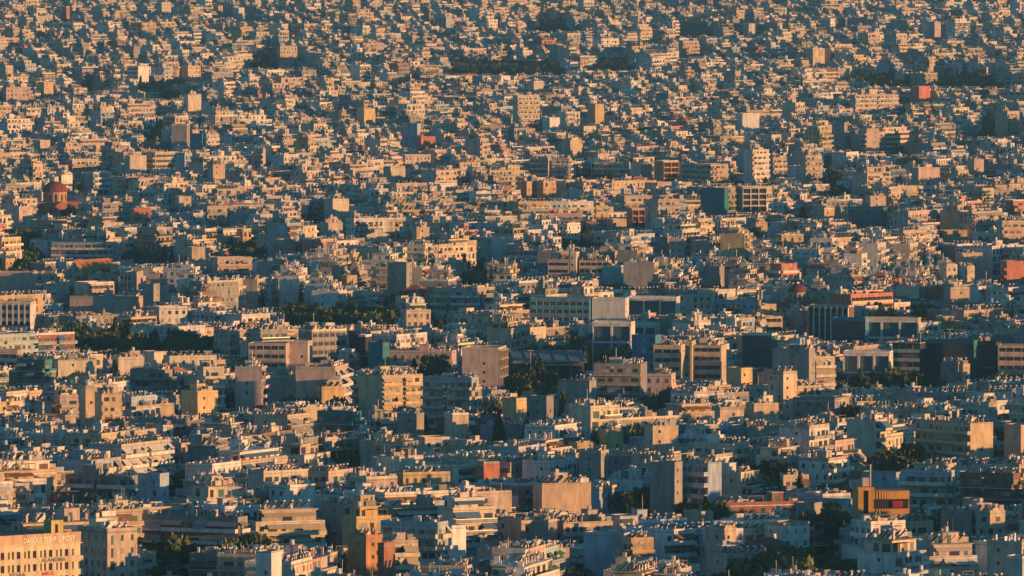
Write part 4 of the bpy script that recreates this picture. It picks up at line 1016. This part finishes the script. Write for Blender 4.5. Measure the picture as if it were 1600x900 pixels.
for b in town:
    if b['y'] < 3100: b['fl'] = min(b['fl'], 6 if rng.random() < .1 else 5)
    b['z'] = ground(b['y']); pxc = px_of(b['x'], b['y'], b['z'])
    if any(in_zone(pxc, b['y'], *zn) for zn in clear): continue
    dd = np.hypot(CX-b['x'], CY-b['y']); rr = math.hypot(b['a'], b['b'])/2
    near = np.nonzero(dd < CR+rr)[0]; hit = False
    for i in near:
        if circ[i][3] is None: hit = True; break
        if rect_hit(b, circ[i][3]): hit = True; break
    if hit: continue
    x0, x1, yt, yb = sil(b)
    cap = 99.0
    m = (OX0 < x1-1) & (OX1 > x0+1) & (OY > b['y'])
    if m.any():
        py = OB[m].max() if False else OB[m]
        zc = HC + np.array([kray(p) for p in py])*b['y'] - b['z'] - 1.9
        cap = float(zc.min())
    # keep the sun on the walls that are sunlit in the photograph
    sx = LX - b['x']; sy = LY - b['y']; al = -(sx*se - sy*ce); ac = np.abs(sx*ce + sy*se)
    ms = (al > 0) & (al < (80 if b['y'] < 4000 else 140)) & (ac < LW+rr*.7)
    if ms.any(): cap = min(cap, float((LZ[ms] + al[ms]*TE).min() - b['z'] + .6))
    mx = int((cap-.9)/FH)
    if mx < 1:
        if cap < 1.8: continue
        b['fl'] = .85 if cap > 3.2 else .6
    else:
        if m.any() and cap < 60 and float((OY[m]-b['y']).min()) < 110: b['fl'] = max(b['fl'], min(mx, 6))
        if b['fl'] >= mx:
            b['fl'] = mx; b['z'] += max(0, min(2.9, cap-.9-mx*FH)); b['ph'] = False; b['nost'] = True
    if b['fl'] < 1: b['low'] = True
    k = rng.choices('WCBPGLYORNKAMS', [27,20,9,13,11,9,2,.25,.4,1.2,9,5,1.2,6])[0]
    b['c'] = jit(pc(k), rng, .12); b['cname'] = PAL[k][0]
    st = rng.random(); main = 'b' if st < .52 else 'a' if st < .88 else 'w' if st < .95 else 'r' if b['y'] > 2800 else 'w'
    if b['a'] > b['b'] or rng.random() < .6: b['sF'], b['sL'] = main, rng.choice('xxxxwb')
    else: b['sF'], b['sL'] = rng.choice('xxxwbb'), main
    if b['fl'] <= 2 and rng.random() < .10: b['roofkind'] = 'hip'; b['sF'] = b['sL'] = 'w'
    if b.get('low'): b['sF'] = b['sL'] = 'x'
    fill.append(b)
RPX = [1e9]
print('fill kept', len(fill), 'catalogue', len(cat))
allb = cat + fill
for b in allb: deco(b, rng)
for b in fill:
    if b.get('low'): b['nh'] = 0; b['ph'] = False
# what each shows of itself (front to back), to choose how much detail it gets
buf = np.zeros((1060, 2100), bool)
for b in sorted(allb, key=lambda q: q['y']):
    x0, x1, yt, yb = sil(b); X0, X1, Y0_, Y1_ = int(x0+250), int(x1+250), int(yt+20), int(yb+20)
    X0, X1, Y0_, Y1_ = max(0, X0), min(2100, X1), max(0, Y0_), min(1060, Y1_)
    b['sil'] = (x0, x1, yt, yb); b['vis'] = 0
    if X1 > X0 and Y1_ > Y0_:
        v = buf[Y0_:Y1_, X0:X1]; b['vis'] = int((~v).sum()); 
        b['visin'] = int((~buf[max(20, Y0_):min(Y1_, 920), max(250, X0):min(X1, 1850)]).sum()) if min(Y1_, 920) > max(20, Y0_) and min(X1, 1850) > max(250, X0) else 0
        v[:] = True
    else: b['visin'] = 0

if DIAG:
    b2 = np.zeros((1000, 1700), int)
    for i, b in enumerate(sorted(allb, key=lambda q: -q['y'])):
        x0, x1, yt, yb = b['sil']; b['ii'] = i+1
        b2[max(0, int(yt)):max(0, int(yb)), max(0, int(x0)):max(0, int(x1))] = i+1
    byi = {b['ii']: b for b in allb}
    for b in cat:
        x0, x1, yt, yb = b['px']; x0 = max(0, x0); x1 = min(1600, x1); yb = min(yb, 899); sub_ = b2[yt+1:yb, x0:x1]; fr = (sub_ == b['ii']).mean()
        if fr < .7:
            ids, ct = np.unique(sub_[sub_ != b['ii']], return_counts=True); k = byi.get(int(ids[ct.argmax()])); print('DIAG %.2f' % fr, b['px'], b['label'][:40], '| by', 'cat' if k and k.get('cat') else 'fill', k and k['label'][:40] if k and k.get('cat') else '', k and round(k['y']-b['y']), k and [round(v) for v in k['sil']], [round(v) for v in b['sil']])
NOBJ = 360
rest = sorted([b for b in fill if not b.get('low')], key=lambda q: -q['visin'])
chosen = rest[:max(0, NOBJ - len(cat))]
print('hidden', sum(b['vis'] == 0 for b in allb), 'individuals', len(cat)+len(chosen), 'smallest', chosen[-1]['visin'] if chosen else None)
GRP = 'flat roofed blocks packed across the town'
def make_thing(b):
    root = empty(b.get('name', 'apartment_building'), (b['x'], b['y'], b['z']), b['yaw'])
    C = Collector(); gen(b, C, 3 if b['y'] < 4000 else 2 if b['y'] < 5200 else 1)
    cnt = {}
    parts = []
    for p in C.parts:
        cnt[p.name] = cnt.get(p.name, 0) + 1
        if cnt[p.name] <= 100: parts.append(p)
        else: raise_q = parts_q(parts, p)
    C.parts = parts; C.build(root)
    if b.get('letters'): sign_letters(root, b)
    tag(root, b['label'], b.get('catn', 'apartment building'), b.get('group', GRP))
    return root
def sign_letters(root, b):
    H = b['fl']*FH; a = b['a']; k = a/(118+60.)
    def U(px): return (px+60)*k
    lettering(root, 'roof_letters', 'OAGOUS', b, U(31), H-1.6, 1.75, U(59)-U(31), (.85,.82,.66)); lettering(root, 'roof_letters', 'FEE-P', b, U(62), H-1.6, 1.75, U(80)-U(62), (.85,.82,.66)); lettering(root, 'roof_letters', 'UFOSY', b, U(84), H-1.6, 1.75, U(109)-U(84), (.85,.82,.66))
    lettering(root, 'painted_slogan', 'ALANOMA', b, U(57), H-6.2, 1.3, U(94)-U(57), (.16,.19,.24)).location.y -= .2
    lettering(root, 'painted_slogan', 'MES', b, U(58), H-9.25, 1.2, U(76)-U(58), (.50,.10,.09)).location.y -= .2
    lettering(root, 'painted_slogan', 'XOAA', b, U(8), H-9.3, 1.4, U(34)-U(8), (.18,.15,.15)).location.y -= .2
    lettering(root, 'painted_slogan', 'ANEM', b, U(93), H-12.3, 1.4, U(112)-U(93), (.55,.08,.12)).location.y -= .2
def parts_q(parts, p):
    for q in reversed(parts):
        if q.name == p.name: q.extend(p); return
if not QUICK:
    label_all(cat, chosen)
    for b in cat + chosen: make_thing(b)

else: chosen = []
bulk = Bulk(); cs = set(id(b) for b in (cat + chosen if not QUICK else []))
for b in allb:
    if id(b) in cs: continue
    if b['vis'] <= 0: lod = 0
    else: lod = 2 if b['y'] < 3300 else 1
    gen(b, bulk, lod); bulk.close(b['x'], b['y'], b['z'], b['yaw'])
me = bulk.mesh('town_buildings'); tb = bpy.data.objects.new('town_buildings', me); col.objects.link(tb)
tag(tb, 'dense mass of smaller flat roofed houses and flats filling the rest of the town', 'buildings', None, 'stuff')
print('bulk faces', len(me.polygons))
# ground
gm, gn, gp = mat_new('street_ground')
nz = gn.nodes.new('ShaderNodeTexNoise'); nz.inputs['Scale'].default_value = .05; nz.inputs['Detail'].default_value = 6
rp = gn.nodes.new('ShaderNodeValToRGB'); rp.color_ramp.elements[0].color = (.045,.045,.045,1); rp.color_ramp.elements[1].color = (.13,.12,.10,1)
ge = gn.nodes.new('ShaderNodeNewGeometry'); gn.links.new(ge.outputs['Position'], nz.inputs[0]); gn.links.new(nz.outputs[0], rp.inputs[0]); gn.links.new(rp.outputs[0], gp.inputs['Base Color']); gp.inputs['Roughness'].default_value = .9
ys = np.concatenate([np.linspace(-3000, 4200, 6), np.linspace(4300, 12500, 165), np.array([12600, 16000, 26000])])
xs_ = np.array([-6000, -2500, -1000, 0, 1000, 2500, 6000.])
V = np.array([(x, y, ground(y)) for y in ys for x in xs_]); nx = len(xs_)
F = np.array([(j*nx+i, j*nx+i+1, (j+1)*nx+i+1, (j+1)*nx+i) for j in range(len(ys)-1) for i in range(nx-1)])
MATS.append(gm)
g = bpy.data.objects.new('ground', mesh_from('ground', V, F, np.full((len(F), 3), .1), np.full(len(F), len(MATS)-1))); col.objects.link(g); tag(g, kind='structure')

rg = random.Random(77)
AX = np.array([b['x'] for b in allb]); AY = np.array([b['y'] for b in allb])
def allb_idx(x, y): return [allb[i] for i in np.nonzero((np.abs(AX-x) < 30) & (np.abs(AY-y) < 30))[0]]
for (x0, x1, yt, yb, nm) in GREEN: grove('tree_grove', x0, x1, depth_of(yb, 6), depth_of(yt, 11), rg, nm)

# odd trees in yards and streets all over the town
Vs, Cs = [], []
for _ in range(1300):
    y = 1850*(10500/1850)**rg.random(); x = rg.uniform(-.066, .066)*y; V, c = TPL[rg.choice(['round', 'round', 'round', 'cypress', 'conifer'])][rg.randrange(4)]
    near = [b for b in allb_idx(x, y)]
    h = rg.uniform(7, 13); w_ = h*rg.uniform(.5, .75)
    if any(abs((x-b['x'])*math.cos(b['yaw'])+(y-b['y'])*math.sin(b['yaw'])) < b['a']/2+.5 and abs(-(x-b['x'])*math.sin(b['yaw'])+(y-b['y'])*math.cos(b['yaw'])) < b['b']/2+.5 for b in near): continue
    Vs.append(V*np.array([w_, w_, h])+np.array([x, y, ground(y)])); Cs.append(c*rg.uniform(.8, 1.5))
V = np.concatenate(Vs); F = np.arange(len(V)).reshape(-1, 4)
o = bpy.data.objects.new('street_trees', mesh_from('street_trees', V, F, np.concatenate(Cs), np.full(len(F), LF))); col.objects.link(o); tag(o, 'scattered green tree crowns showing between blocks all over the town', 'trees', None, 'stuff')
print('street trees', len(Vs))
# ------------------------------------------------------------------ haze
zt = HC + 8
bx = []
B(bx, -2500, 2500, -400, 12400, -12, zt, (1, 1, 1))
hm = bpy.data.materials.new('haze_air'); hm.use_nodes = True; hn = hm.node_tree; hn.nodes.clear()
ho = hn.nodes.new('ShaderNodeOutputMaterial'); hv = hn.nodes.new('ShaderNodeVolumePrincipled')
hv.inputs['Color'].default_value = (.55, .88, 1, 1); hv.inputs['Density'].default_value = 0.000050; hv.inputs['Anisotropy'].default_value = 0.6
hn.links.new(hv.outputs[0], ho.inputs['Volume'])
MATS.append(hm); r_ = list(bx[0]); r_[12] = len(MATS)-1
hz = part_obj('haze', [tuple(r_), ]); tag(hz, kind='stuff', label='thin blue evening haze lying over the whole town', cat='haze')
